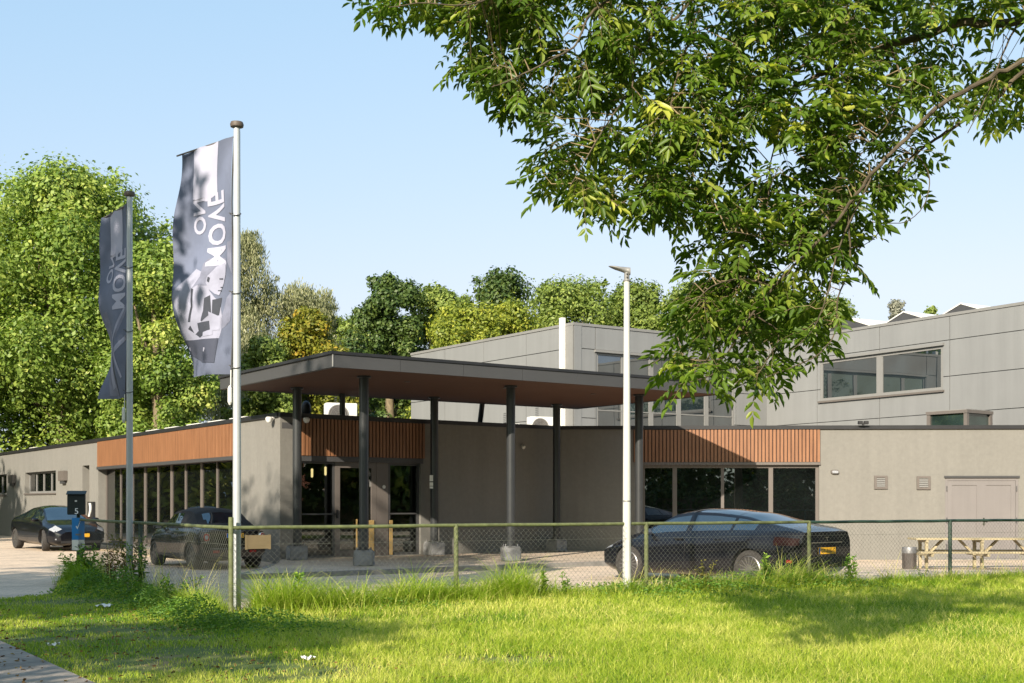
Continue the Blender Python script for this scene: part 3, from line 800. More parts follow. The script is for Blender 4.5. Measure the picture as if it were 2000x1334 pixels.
# security cameras
def dome_cam(fr, u, z, label, r=0.075, arm=0.16):
    t = empty('security_camera', fr.at(u, 0, z), math.atan2(fr.n.y, fr.n.x), label, 'security camera')
    m = MB(); m.tube([(0.0, 0, 0.02), (arm * .6, 0, 0.02), (arm, 0, 0)], 0.028, 10); m.build('bracket', M['white'], t, smooth=True)
    m = MB(); m.lathe([(0.01, -r), (r * .6, -r * .85), (r, -r * .1), (r, r * .35), (r * .7, r * .7), (0.01, r * .75)], 16, Matrix.Translation((arm, 0, -0.02))); m.build('housing', M['white'], t, smooth=True)
u, z = fL.hit(537, 818); dome_cam(fL, max(u, 0.2), z, 'white security camera under the roof edge at the corner of the left wall', 0.09)
u, z = fE.hit(593, 819); dome_cam(fE, u, z, 'round white security camera on the timber band beside the dark lamp', 0.085, 0.14)
u, z = fE.hit(1019, 872); dome_cam(fE, u, z, 'small white security camera on the dark wall behind the canopy', 0.06, 0.08)
# bulkhead lamp
u, z = fW.hit(1630.5, 922); t = empty('bulkhead_lamp', fW.at(u, 0, z), math.atan2(fW.n.y, fW.n.x), 'oval grey bulkhead lamp on the beige wall right of the timber band', 'wall lamp')
def oval(w, h, x0, x1, nn=20):
    mm = MB(); p = [(w * math.copysign(abs(math.cos(a)) ** .6, math.cos(a)), h * math.copysign(abs(math.sin(a)) ** .6, math.sin(a))) for a in [2 * math.pi * k / nn for k in range(nn)]]
    n = len(p); mm.v = [(x0, a, b) for a, b in p] + [(x1, a * .9, b * .85) for a, b in p]
    mm.f = [tuple(range(n, 2 * n)), tuple(reversed(range(n)))] + [(i, (i + 1) % n, n + (i + 1) % n, n + i) for i in range(n)]; mm.m = [0] * len(mm.f); return mm
oval(.125, .07, 0, .06).build('lamp_body', M['frame_taupe'], t, smooth=True)
oval(.095, .042, .0605, .09).build('lens', M['lamp_lens'], t, smooth=True)

# air conditioners on the roof
def ac(loc, rz, w, label, name='air_conditioner'):
    t = empty(name, loc, rz, label, 'air conditioner', 'white air conditioners on the low roof')
    h, d = 0.72, 0.36
    m = MB(); m.box(-d, 0, -w / 2, w / 2, 0.05, h); m.build('casing', M['white'], t, bevel=0.015)
    m = MB(); c = -w * 0.12
    m.lathe([(0.30, 0.001), (0.30, 0.02), (0.27, 0.02), (0.27, 0.001)], 28, Matrix.Translation((0, c, h * .52)) @ Matrix.Rotation(R(90), 4, 'Y'))
    for r_ in (.22, .17, .12, .07):
        pts = [(0.025, c + r_ * math.cos(a), h * .52 + r_ * math.sin(a)) for a in [2 * math.pi * k / 24 for k in range(25)]]
        m.tube(pts, 0.008, 4, caps=False)
    for k in range(8):
        a = k * math.pi / 4; m.tube([(0.02, c + .04 * math.cos(a), h * .52 + .04 * math.sin(a)), (0.02, c + .27 * math.cos(a), h * .52 + .27 * math.sin(a))], 0.006, 4)
    m.build('fan_grille', M['trim_grey'], t)
    m = MB(); m.lathe([(0.265, 0.0015), (0.265, 0.003)], 28, Matrix.Translation((0, c, h * .52)) @ Matrix.Rotation(R(90), 4, 'Y')); m.build('fan', M['frame_taupe'], t)
    m = MB()
    for k in range(9): m.box(-d + .03, -.05, -w / 2 - .004, -w / 2 - .0005, .10 + k * .065, .125 + k * .065)
    m.build('side_grille', M['frame_dark'], t)
    mm = oval(.085, .036, 0.0005, 0.004); mm.build('badge', M['plate_blue'], t)
    kids(t)[-1].location = (0.0, w * .34, h * .62)
    m = MB()
    for y in (-w * .38, w * .38): m.box(-d, 0, y - .03, y + .03, -0.12, 0.05)
    m.build('foot_rail', M['black'], t)
    return t
q = P(668, 900, 36.2); ac((q.x, q.y, 3.67), math.atan2(-0.93, 0.36), 0.90, 'white air conditioner on the roof above the entrance, left of the front column')
q = P(1061, 900, 42.5); ac((q.x, q.y, 3.70), math.atan2(-0.93, 0.36), 0.92, 'white air conditioner on the roof in front of the grey hall corner')
q = P(996, 900, 45.5); ac((q.x, q.y, 3.66), math.atan2(-0.93, 0.36), 0.80, 'low white air conditioner half hidden behind the middle column')
# cowl, domes and lights on the low roof
q = P(598, 800, 33.4); t = empty('roof_cowl', (q.x, q.y, 3.55), 0, 'black roof cowl at the parapet beside the left column', 'vent cowl')
m = MB(); m.lathe([(0.06, 0), (0.06, 0.34)], 16); m.build('pipe', M['black'], t, smooth=True)
m = MB(); m.lathe([(0.10, 0.34), (0.13, 0.40), (0.12, 0.56), (0.08, 0.64), (0.02, 0.68)], 16); m.build('cap', M['black'], t, smooth=True)
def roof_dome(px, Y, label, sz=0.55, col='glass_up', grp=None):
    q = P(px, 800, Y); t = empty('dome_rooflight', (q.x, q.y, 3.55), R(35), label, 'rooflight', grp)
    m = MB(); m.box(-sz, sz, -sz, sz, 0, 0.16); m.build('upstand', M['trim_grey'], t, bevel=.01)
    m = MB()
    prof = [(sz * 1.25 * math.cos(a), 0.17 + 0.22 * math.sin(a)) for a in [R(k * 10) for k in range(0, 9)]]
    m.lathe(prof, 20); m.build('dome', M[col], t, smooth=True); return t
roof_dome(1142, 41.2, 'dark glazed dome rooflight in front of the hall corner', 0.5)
for i, (px, s) in enumerate(((212, 45.6), (247, 42.8), (283, 40.4), (325, 38.2), (366, 36.4), (408, 34.9), (25, 57.5))):
    uu = fL.U(px); p = fL.at(uu, -1.3, 3.55)
    lab = ['white dome rooflight over the left end of the timber band', 'white dome rooflight just left of the rear flagpole', 'white dome rooflight just right of the rear flagpole', 'white dome rooflight above the middle of the left timber band',
           'white dome rooflight on the parapet under the big banner', 'white dome rooflight nearest the front flagpole', 'white dome rooflight at the far left end of the roof'][i]
    t = empty('dome_rooflight', p, math.atan2(fL.u.y, fL.u.x), lab, 'rooflight', 'white dome rooflights on the left roof')
    m = MB(); m.box(-.6, .6, -.5, .5, 0, .30); m.build('upstand', M['trim_grey'], t)
    m = MB(); m.prism([(-.62, -.52), (.62, -.52), (.62, .52), (-.62, .52)], .302, .43); m.build('dome', M['white'], t, bevel=.05)
q = P(1686, 833, 36.95); t = empty('floodlight', (q.x, q.y, ZP + 0.05), 0, 'tiny black twin floodlight on the roof edge of the right wing', 'floodlight')
m = MB(); m.box(-.15, -.02, -.06, .06, 0.02, .12); m.box(.02, .15, -.06, .06, 0.02, .12); m.build('lamp_head', M['black'], t, bevel=.01)
m = MB(); m.box(-.03, .03, -.03, .03, -0.0, .06); m.build('bracket', M['black'], t)
# glazed roof lantern
q = P(1874, 820, 40.3); t = empty('roof_lantern', (q.x, q.y, 3.55), R(38), 'square glazed roof lantern with dark frame on the right wing roof', 'roof lantern')
a = 0.66; hb, ht = 0.02, 0.78
m = MB()
for sx in (-1, 1):
    for sy in (-1, 1): m.box(sx * a - .06, sx * a + .06, sy * a - .06, sy * a + .06, hb, ht)
for z0, z1 in ((0, .10), (ht, ht + .10)):
    for s_ in (-1, 1):
        m.box(-a - .08, a + .08, s_ * a - .08, s_ * a + .08, z0, z1); m.box(s_ * a - .079, s_ * a + .079, -a + .08, a - .08, z0 + .002, z1 - .002)
m.build('frame', M['frame_taupe'], t)
m = MB(); m.box(-a + .01, a - .01, -a + .01, a - .01, .09, ht - .005); m.build('pane', M['glass_green'], t)
m = MB(); m.prism([(-a, -a), (a, -a), (a, a), (-a, a)], ht + .101, ht + .13); m.build('cover', M['trim_grey'], t)
# things seen through the entrance glass
for i, (px, y0, y1, Yb, lab) in enumerate(((727.5, 1016, 1064, 0.5, 'broad yellow plank standing against the entrance glass'), (766, 1016, 1062, 0.5, 'yellow plank standing against the right entrance pane'), (699, 1014, 1064, 0.4, 'thin yellow batten against the entrance glass by the front column'))):
    uu = fE.U(px); w = (0.085, 0.05, 0.02)[i]
    m = MB(); fE.box(m, uu - w, uu + w, -.07, -.045, 0.125, fE.Z(px, y0)); o = m.build('plank', M['plank'], None, bevel=.004)
    tag(o, lab, 'plank', 'yellow planks at the entrance glass')
M['bulb'], nt, b = new_mat('warm bulb'); b.inputs['Emission Color'].default_value = (1, .72, .3, 1); b.inputs['Emission Strength'].default_value = 1.0
for i, (px, y) in enumerate(((621, 922), (648, 918))):
    uu = fE.U(px); p = fE.at(uu + 0.4, -1.0, fE.Z(px, y))
    t = empty('pendant_lamp', (p.x, p.y, p.z), 0, ['glowing pendant lamp behind the left entrance pane', 'glowing pendant lamp beside the entrance door frame'][i], 'pendant lamp', 'pendant lamps inside the entrance')
    m = MB(); m.tube([(0, 0, .1), (0, 0, 3.09 - p.z)], .006, 6); m.build('cord', M['black'], t)
    m = MB(); m.lathe([(.01, -.12), (.03, -.1), (.03, .1), (.01, .12)], 12); m.build('bulb', M['bulb'], t, smooth=True)

# ------------------------------------------------------------------ chain-link fence
FA = Vector((-8.40, 24.40)); FB = Vector((-3.73, 16.72)); FD = Vector((2.92, 1.535)); FC = FB + FD * 5.4
fence = empty('chain_link_fence', (FB.x, FB.y, 0), 0, 'waist-high green chain-link fence with mossy top rail round the parking lot', 'fence')
HF = 1.225
def FN(mb, name, mat, **k): return adopt(mb.build(name, mat, None, **k), fence)
posts = [FA, FA.lerp(FB, .5), FB] + [FB + FD * k for k in range(1, 6)]
for i, p in enumerate(posts):
    m = MB(); top = HF + (0.12 if i == 2 else 0.0)
    if i == 0: top = 1.36
    m.lathe([(0.034, -0.2), (0.034, top - .01), (0.03, top)], 12, Matrix.Translation((p.x, p.y, 0)))
    FN(m, 'post', M['post_dark'] if i in (0, 1, 6, 7) else M['post_green'], smooth=True)
def rail(a, b, mat):
    m = MB(); k = 14
    m.tube([(*a.lerp(b, j / k), HF - .02 + random.uniform(-.004, .004) + 0.025 * (j / k if a == FB else 0)) for j in range(k + 1)], 0.026, 10)
    FN(m, 'top_rail', mat, smooth=True)
rail(FA + (FB - FA).normalized() * .02, FB, M['post_green']); rail(FB + FD.normalized() * .02, FB + FD * 3.0, M['post_green']); rail(FB + FD * 3.0, FC, M['post_dark'])
def chain_fast(a, b, off, name):
    L = (b - a).length; u = (b - a) / L
    d, r = 0.082, 0.0021
    nw = int(L / (d * .5)) - 1; nz = int((HF - 0.05) / (d * .5))
    I, K, D = np.meshgrid(np.arange(nw + 1), np.arange(nz + 1), [0], indexing='ij')
    I, K = I[:, :, 0], K[:, :, 0]; hp = d * .5
    ux = np.array([u.x, u.y, 0]); nx = np.array([u.y, -u.x, 0])
    odd = (K + I) % 2; s_ = (I + odd) * hp + np.where(odd == 1, .0025, -.0025)
    z = 0.03 + K * d * .5 + 0.012 * np.sin(I * hp * 1.1)
    w = off + np.where(odd == 1, .0025, -.0025) + 0.012 * np.sin(s_ * 1.9) * np.sin(K * .15)
    p = np.array([a.x, a.y, 0]) + s_[..., None] * ux + w[..., None] * nx + z[..., None] * np.array([0, 0, 1.0])
    ring = np.stack([p + nx * r, p - nx * r * .5 + ux * r * .9, p - nx * r * .5 - ux * r * .9], 2)   # nw, nz, 3, 3
    idx = np.arange(ring.shape[0] * ring.shape[1] * 3).reshape(ring.shape[:3])
    q = np.stack([idx[:, :-1, :], np.roll(idx, -1, 2)[:, :-1, :], np.roll(idx, -1, 2)[:, 1:, :], idx[:, 1:, :]], -1).reshape(-1, 4)
    adopt(link(name, fast_mesh(name, ring.reshape(-1, 3), q, mats=[M['mesh']])), fence)
chain_fast(FA, FB, 0.04, 'wire_mesh'); chain_fast(FB, FC, 0.045, 'wire_mesh')
for zz in (0.36, 0.98):
    m = MB(); m.tube([(*(FA + Vector((-.03, -.02))), zz), (*(FB + Vector((-.03, -.03))), zz)], .0022, 4); m.tube([(*(FB + Vector((.02, -.05))), zz), (*(FC + Vector((.02, -.05))), zz)], .0022, 4)
    FN(m, 'tension_wire', M['mesh'])
# mailbox, sign and board on the fence
t = empty('mailbox', (FA.x - .03, FA.y - .02, 1.30), R(14), 'dark green mailbox with a white 5 on the end post of the fence', 'mailbox')
m = MB(); m.hexa([(-.16, -.12, .0), (.16, -.12, .0), (.16, .12, .0), (-.16, .12, .0), (-.16, -.12, .38), (.16, -.12, .38), (.16, .12, .44), (-.16, .12, .44)]); m.build('box_body', M['mailbox'], t, bevel=.008)
m = MB(); m.hexa([(-.18, -.15, .385), (.18, -.15, .385), (.18, .13, .447), (-.18, .13, .447), (-.18, -.15, .40), (.18, -.15, .40), (.18, .13, .465), (-.18, .13, .465)]); m.build('lid', M['mailbox'], t, bevel=.004)
m = MB(); m.box(-.02, .02, -.126, -.121, .25, .28); m.build('name_tag', M['white'], t)
text_obj('5', .13, Matrix.Translation((.01, -.123, .07)) @ Matrix.Rotation(R(90), 4, 'X'), M['white_ink'], t, 'house_number', (.065, .11))
sp = FA + (FB - FA).normalized() * .17
t = empty('notice_sign', (sp.x - .03, sp.y - .03, .62), R(14), 'small blue sign with a white tick above a pale strip on the fence', 'sign')
m = MB(); m.box(-.115, .115, -.012, 0, .20, .62); m.build('sign_panel', M['sign_blue'], t)
m = MB(); m.box(-.115, .115, -.012, 0, 0, .198); m.build('info_panel', M['paper'], t)
m = MB(); m.poly([(-.045, -.014, .45), (-.03, -.014, .47), (-.012, -.014, .44), (-.014, -.014, .40)]); m.poly([(-.014, -.014, .40), (-.012, -.014, .44), (.05, -.014, .60), (.056, -.014, .595)]); m.build('tick_mark', M['white_ink'], t)
m = MB(); m.box(-.05, .05, -.0145, -.0125, .285, .315); m.box(-.01, .03, -.0145, -.0125, .05, .11); m.box(.04, .075, -.0145, -.0125, .06, .13); m.build('lettering_block', M['trim_grey'], t)
u = (FC - FB).normalized(); bp = FB + u * .17; nn = Vector((u.y, -u.x)) * .075
t = empty('fence_board', (bp.x + nn.x, bp.y + nn.y, .92), math.atan2(u.y, u.x), 'blank brown board tied to the fence just right of the front flagpole', 'board')
m = MB(); m.box(0, .34, -.012, 0, 0.0, .185); m.build('board_panel', M['board'], t, bevel=.003)
m = MB(); m.box(-.006, .03, -.017, -.0125, -.005, .19); m.box(.31, .346, -.017, -.0125, -.005, .19); m.build('edge_batten', M['board'], t)

# ------------------------------------------------------------------ lamp post
lp = FB + FD * 1.89
t = empty('street_lamp', (lp.x, lp.y, 0), 0, 'tall white lamp post with a flat grey head standing in the fence line', 'street lamp')
m = MB(); m.lathe([(.068, -.2), (.066, .5), (.058, 2.5), (.045, 5.0)], 20); m.build('pole', M['white_pole'], t, smooth=True)
m = MB(); m.lathe([(.06, 4.985), (.06, 5.005)], 20); m.lathe([(.042, 5.006), (.042, 5.12)], 16); m.build('collar', M['trim_grey'], t, smooth=True)
m = MB()
secs = [(.055, .05, .075), (-.04, .055, .06), (-.10, .09, .045), (-.18, .10, .033), (-.25, .06, .018), (-.285, .015, .006)]
rings = []
for x, w, h in secs:
    zc_ = 5.145 - x * .26
    rings.append([(x, w * math.cos(a), zc_ + h * math.sin(a) * (0.9 if math.sin(a) > 0 else .7)) for a in [2 * math.pi * k / 14 for k in range(14)]])
for i in range(len(rings) - 1):
    for k in range(14): m.poly([rings[i][k], rings[i][(k + 1) % 14], rings[i + 1][(k + 1) % 14], rings[i + 1][k]])
m.poly(rings[0]); m.poly(rings[-1][::-1])
hd = m.build('lamp_head', M['trim_grey'], t)
bm = bmesh.new(); bm.from_mesh(hd.data); bmesh.ops.remove_doubles(bm, verts=bm.verts, dist=1e-4); bm.to_mesh(hd.data); bm.free()
hd.data.polygons.foreach_set('use_smooth', [True] * len(hd.data.polygons))
for z_ in (5.03, 5.08):
    m = MB(); m.tube([(.0, -.048, z_), (.0, -.052, z_ + .02)], .012, 6); m.build('bolt', M['frame_dark'], t)
m = MB(); m.box(-.03, .03, -.0665, -.055, .62, .95); m.build('service_hatch', M['white_pole'], t, bevel=.003)
m = MB(); m.lathe([(.0655, 1.55), (.0655, 1.57)], 20); m.lathe([(.0735, -.02), (.072, .10)], 20); m.build('sleeve_band', M['bin_grey'], t)

# ------------------------------------------------------------------ flags
M['flag'] = pm('slate banner cloth', (0.092, 0.108, 0.160), 0.8, var=0.42, scale=0.7, blotch=.25)
M['flag_pale'] = pm('pale lilac banner print', (0.32, 0.325, 0.41), 0.8, var=0.16, scale=1.2)
M['flag_mid'] = pm('mid grey banner print', (0.15, 0.16, 0.22), 0.8, var=0.25, scale=5)
M['flag_skin'] = pm('light grey figure print', (0.26, 0.268, 0.35), 0.8, var=0.22, scale=3)
M['flag_dark'] = pm('dark banner print', (0.030, 0.035, 0.05), 0.8, var=0.25, scale=4)
M['flag_slate'] = pm('deep slate banner print', (0.045, 0.052, 0.08), 0.8, var=0.15, scale=2)
FW_, FH_ = 1.30, 3.20
BAR = Vector((-0.745, 0.667, 0))
NRM = Vector((0.667, 0.745, 0)) * -1             # towards the camera side
def flag_pt(s, v, off, ph):
    f = s / FW_; g_ = v / FH_
    wav = (0.022 + 0.12 * g_ * f) * math.sin(2.1 * v + 3.2 * s + ph) + 0.06 * f * (.3 + g_) * math.sin(4.3 * v - 2.3 * s + ph * 2) + 0.018 * math.sin(9 * s + 1.2 * v + ph) + 0.10 * f * math.sin(math.pi * g_) * math.sin(ph + 1)
    sx = s * (1 - 0.10 * g_ * f - 0.05 * math.sin(math.pi * g_) * f)
    z = -v - 0.02 * f * math.sin(math.pi * g_ * 2) + 0.05 * f * g_
    p = BAR * (0.06 + sx) + NRM * (wav + off)
    sway = 0.05 * g_
    return Vector((p.x - sway, p.y, z))
def flat_poly(pts, sets):                        # (s, v) outline -> bmesh cut along a grid
    bm = bmesh.new()
    for poly in pts:
        vs = [bm.verts.new((a, b, 0)) for a, b in poly]; bm.faces.new(vs)
    return bm
def to_flag(bm, off, ph, step=0.08):
    bmesh.ops.triangulate(bm, faces=bm.faces[:])
    for axis, ln in ((Vector((1, 0, 0)), FW_), (Vector((0, 1, 0)), FH_)):
        k = step
        while k < ln:
            bmesh.ops.bisect_plane(bm, geom=bm.verts[:] + bm.edges[:] + bm.faces[:], plane_co=axis * k, plane_no=axis); k += step
    for v in bm.verts: v.co = flag_pt(v.co.x, v.co.y, off, ph)
    return bm
def letters(body, s_base, s_top, v_bot, v_top):
    bm = text_bm(body, 1.0, bold=0.022)
    xs = [v.co.x for v in bm.verts]; ys = [v.co.y for v in bm.verts]
    for v in bm.verts:
        a = (v.co.x - min(xs)) / (max(xs) - min(xs)); b = (v.co.y - min(ys)) / (max(ys) - min(ys))
        v.co = Vector((s_base + (s_top - s_base) * b, v_bot + (v_top - v_bot) * a, 0))
    return bm
def flagpole(base, top, ph, fig, label, flabel, turn=0.0):
    t = empty('flagpole', (base[0], base[1], 0), 0, label, 'flagpole', 'white flagpoles by the fence')
    m = MB(); m.lathe([(.055, -.2), (.055, 1.5), (.045, top - .12), (.04, top - .05)], 18); m.build('pole', M['alu'], t, smooth=True)
    m = MB(); m.lathe([(.03, top - .07), (.085, top - .05), (.092, top - .02), (.08, top + .015), (.02, top + .03)], 18); m.build('cap', M['grey_cap'], t, smooth=True)
    zr = top - .17
    for zz in (zr - 1.05, zr - 2.1, zr - 3.1):
        m = MB()
        m.tube([(.062 * math.cos(a) - .01, .062 * math.sin(a), zz + .03 * math.sin(a)) for a in [k * math.pi / 8 for k in range(17)]], .007, 5)
        m.tube([(-.06, 0, zz), (-.11, .02, zz + .02)], .007, 5)
        m.build('halyard_ring', M['rope'], t)
    m = MB(); m.tube([(-.075, -.02, zr - 3.15), (-.08, -.02, zr - 3.45)], .008, 6); m.lathe([(.012, zr - 3.62), (.03, zr - 3.58), (.03, zr - 3.40), (.012, zr - 3.36)], 10, Matrix.Translation((-.09, -.02, 0))); m.build('counterweight', M['white'], t)
    fl = empty('banner', (base[0], base[1], zr), turn, flabel, 'banner', 'MOVE ON banners on the flagpoles')
    nu, nv = 20, 64
    vs = [flag_pt(FW_ * i / nu, FH_ * j / nv, 0, ph) for i in range(nu + 1) for j in range(nv + 1)]
    qs = [(i * (nv + 1) + j, (i + 1) * (nv + 1) + j, (i + 1) * (nv + 1) + j + 1, i * (nv + 1) + j + 1) for i in range(nu) for j in range(nv)]
    me = bpy.data.meshes.new('cloth'); me.from_pydata([tuple(v) for v in vs], [], qs); me.materials.append(M['flag'])
    me.polygons.foreach_set('use_smooth', [True] * len(me.polygons)); cl = link('cloth', me, fl)
    m = MB(); a = BAR * .03; b = BAR * (FW_ + .12); m.tube([(a.x, a.y, 0.0), (b.x, b.y, -.01)], .012, 8); m.build('top_bar', M['frame_taupe'], fl)
    m = MB(); m.tube([tuple(flag_pt(-.02, v_, 0, ph)) for v_ in np.linspace(0, FH_ + .05, 12)], .012, 6); m.build('edge_rope', M['black'], fl)
    for side in (1, -1):                         # print shows on both faces
        def art(polys, mat, name, lay):
            bm = flat_poly(polys, None); bm_obj(name, to_flag(bm, side * (.004 + .0025 * lay), ph), mat, fl, smooth=True)
        art([[(.33, .0), (.95, .0), (.95, .70), (.60, .78), (.36, .70)]], M['flag_pale'], 'pale_band', 0)
        for body, a in (('MOVE', (.585, .165, 1.70, .685)), ('ON', (.93, .63, 1.22, .72))):
            bm = letters(body, *a); to_flag(bm, side * .0075, ph)
            bm_obj('lettering', bm, M['flag_pale'], fl, smooth=True)
        z2 = lambda pts: [((625 - x) / 423.0, 1.40 + y / 747.0) for x, y in pts]
        if fig == 0:
            art([z2([(300, 240), (200, 370), (110, 470), (95, 540), (145, 700), (140, 800), (112, 930), (110, 975), (240, 985), (520, 975), (535, 830), (505, 600), (470, 560), (430, 480), (390, 300)])], M['flag_skin'], 'printed_figure', 0)
            art([z2([(400, 140), (550, 160), (562, 210), (548, 330), (470, 330), (410, 430), (330, 420), (290, 450), (350, 330), (362, 190)])], M['flag_mid'], 'printed_hair', 1)
            art([z2([(470, 235), (545, 205), (548, 330), (532, 420), (518, 470), (500, 535), (470, 520), (430, 470), (405, 400), (410, 330)])], M['flag_skin'], 'printed_face', 2)
            art([z2([(498, 360), (530, 362), (530, 378), (500, 374)]), z2([(492, 482), (516, 484), (516, 494), (492, 492)]), z2([(512, 448), (526, 452), (520, 462), (508, 460)]), z2([(415, 335), (432, 350), (428, 400), (412, 385)])], M['flag_dark'], 'printed_features', 3)
            art([z2([(285, 450), (305, 460), (300, 650), (255, 800), (232, 800), (285, 640)]), z2([(400, 560), (440, 530), (450, 720), (375, 800), (365, 790), (392, 690)]), z2([(250, 830), (440, 795), (465, 890), (340, 965), (215, 870)]), z2([(455, 580), (520, 560), (505, 740), (455, 760)])], M['flag_dark'], 'printed_shading', 1)
            for hp_ in ([(245, 822), (330, 808), (335, 895), (280, 930)], [(385, 910), (465, 880), (470, 940), (380, 955)], [(430, 700), (520, 760), (520, 890), (450, 900)]): art([z2(hp_)], M['flag_skin'], 'printed_hand', 2)
            art([z2([(560, 560), (612, 500), (602, 800), (525, 890), (520, 760)]), z2([(570, 0), (618, 0), (616, 330), (566, 200)])], M['flag_mid'], 'printed_arm', 0)
            art([z2([(105, 982), (515, 978), (505, 1225), (370, 1215), (112, 1120)])], M['flag_slate'], 'printed_shorts', 2)
            art([z2([(115, 1060), (160, 1045), (150, 1085), (130, 1080)]), z2([(390, 1065), (410, 1070), (402, 1110), (384, 1105)])], M['flag_pale'], 'printed_emblem', 3)
        else:
            art([[(1.0, 1.75), (.86, 1.70), (.62, 2.3), (.52, 3.15), (.95, 3.15), (1.0, 2.4)], [(.42, 2.05), (.12, 1.62), (.06, 1.68), (.38, 2.2)]], M['flag_mid'], 'printed_figure', 0)
            art([[(.74, 2.05), (.52, 2.2), (.10, 2.85), (.14, 2.88), (.56, 2.30), (.72, 2.16)], [(.55, 2.30), (.15, 1.70), (.19, 1.67), (.58, 2.20)]], M['flag_skin'], 'printed_rope', 1)
            art([[(.40, 2.36), (.05, 2.16), (.02, 2.24), (.34, 2.44)], [(.88, 2.3), (.70, 2.25), (.66, 3.0), (.80, 3.05)]], M['flag_skin'], 'printed_limb', 1)
            art([[(.6, 2.5), (.5, 2.5), (.3, 3.18), (.5, 3.18)]], M['flag_dark'], 'printed_shading', 1)
    return t
flagpole((-3.70, 16.94), 6.64, 0.4, 0, 'white flagpole with a lichen-stained top at the fence corner', 'blue-grey banner printed with a crouching athlete and the words MOVE ON')
flagpole((-6.30, 20.75), 6.64, 1.9, 1, 'thinner white flagpole further back along the fence, near the parked convertible', 'shaded narrow blue-grey banner with MOVE ON and a rope exercise print', R(-12))

# ------------------------------------------------------------------ picnic table and bin
Yt = 31.4; x0 = (1781 - 1000) * Yt / F; Lt = 4.6
t = empty('picnic_table', (x0, Yt, lot_z(x0 + 2, Yt)), R(-1.0), 'long weathered picnic table with benches by the mauve doors', 'picnic table')
gz = t.location.z
m = MB()
for k in range(5): m.box(0, Lt, -.36 + k * .148, -.36 + k * .148 + .138, .72, .765)
m.build('table_top', M['table_wood'], t, bevel=.004)
for y in (-.78, .60):
    m = MB(); m.box(-.02, Lt, y, y + .18, .40, .445); m.build('bench', M['table_wood'], t, bevel=.004)
for k in range(4):
    x = .28 + k * 1.36
    for y in (-.30, .22):
        m = MB(); m.box(x - .035, x + .035, y, y + .08, -.02, .72); m.build('leg', M['table_wood'], t, bevel=.004)
    m = MB(); m.box(x - .033, x + .033, -.76, .76, .32, .398); m.box(x - .033, x + .033, -.34, .36, .655, .718); m.build('crossbeam', M['table_wood'], t, bevel=.004)
    for sg in ((1,) if k == 0 else (-1, 1)):
        m = MB(); m.hexa([(x + sg * .06, -.05, .34), (x + sg * .13, -.05, .34), (x + sg * .13, .04, .34), (x + sg * .06, .04, .34), (x + sg * .44, -.05, .718), (x + sg * .51, -.05, .718), (x + sg * .51, .04, .718), (x + sg * .44, .04, .718)])
        m.build('brace', M['table_wood'], t)
xb = (1776 - 1000) * 31.0 / F
t = empty('litter_bin', (xb, 31.0, lot_z(xb, 31.0)), 0, 'round dark litter bin with galvanised rim beside the picnic table', 'litter bin')
m = MB(); m.lathe([(.165, .0), (.17, .02), (.172, .40)], 24); m.build('bin_body', pm('rusty bin steel', (.06, .05, .045), .7, var=.5, scale=5, stretch=(4, 4, .8)), t, smooth=True)
m = MB(); m.lathe([(.176, .39), (.178, .52), (.168, .54), (.15, .54), (.15, .42)], 24); m.build('rim', M['bin_grey'], t, smooth=True)
# litter
for i, (px, py, lab, c) in enumerate(((204, 1188, 'crumpled white paper scrap on the lawn beside the weeds', .12), (105, 1266, 'small blue-white wrapper on the lawn near the path', .06), (602, 1293, 'torn white paper scrap on the sunlit lawn', .07))):
    Y = (EYE - .05) * F / (py - HZ); q = P(px, py, Y)
    bm = bmesh.new(); bmesh.ops.create_grid(bm, x_segments=5, y_segments=4, size=c)
    for v in bm.verts: v.co.z = random.uniform(0, .045); v.co.y *= .55
    o = bm_obj('paper_scrap', bm, M['paper'], None); o.location = (q.x, q.y, q.z + .02); o.rotation_euler = (0, 0, i * .8 - .5)
    tag(o, lab, 'litter')
# ------------------------------------------------------------------ cars
def smooth_curve(pts, xs, sig):
    p = np.array(pts, float); fine = np.arange(-4, 4, .01)
    y = np.interp(fine, p[:, 0], p[:, 1])
    k = np.exp(-.5 * (np.arange(-60, 61) * .01 / sig) ** 2); k /= k.sum()
    return np.interp(xs, fine, np.convolve(np.pad(y, 60, mode='edge'), k, 'valid'))

def catmull(P4, n):
    a, b, c, d = P4; t = np.linspace(0, 1, n, endpoint=False)[:, None]
    return .5 * (2 * b + (c - a) * t + (2 * a - 5 * b + 4 * c - d) * t * t + (3 * b - a - 3 * c + d) * t ** 3)

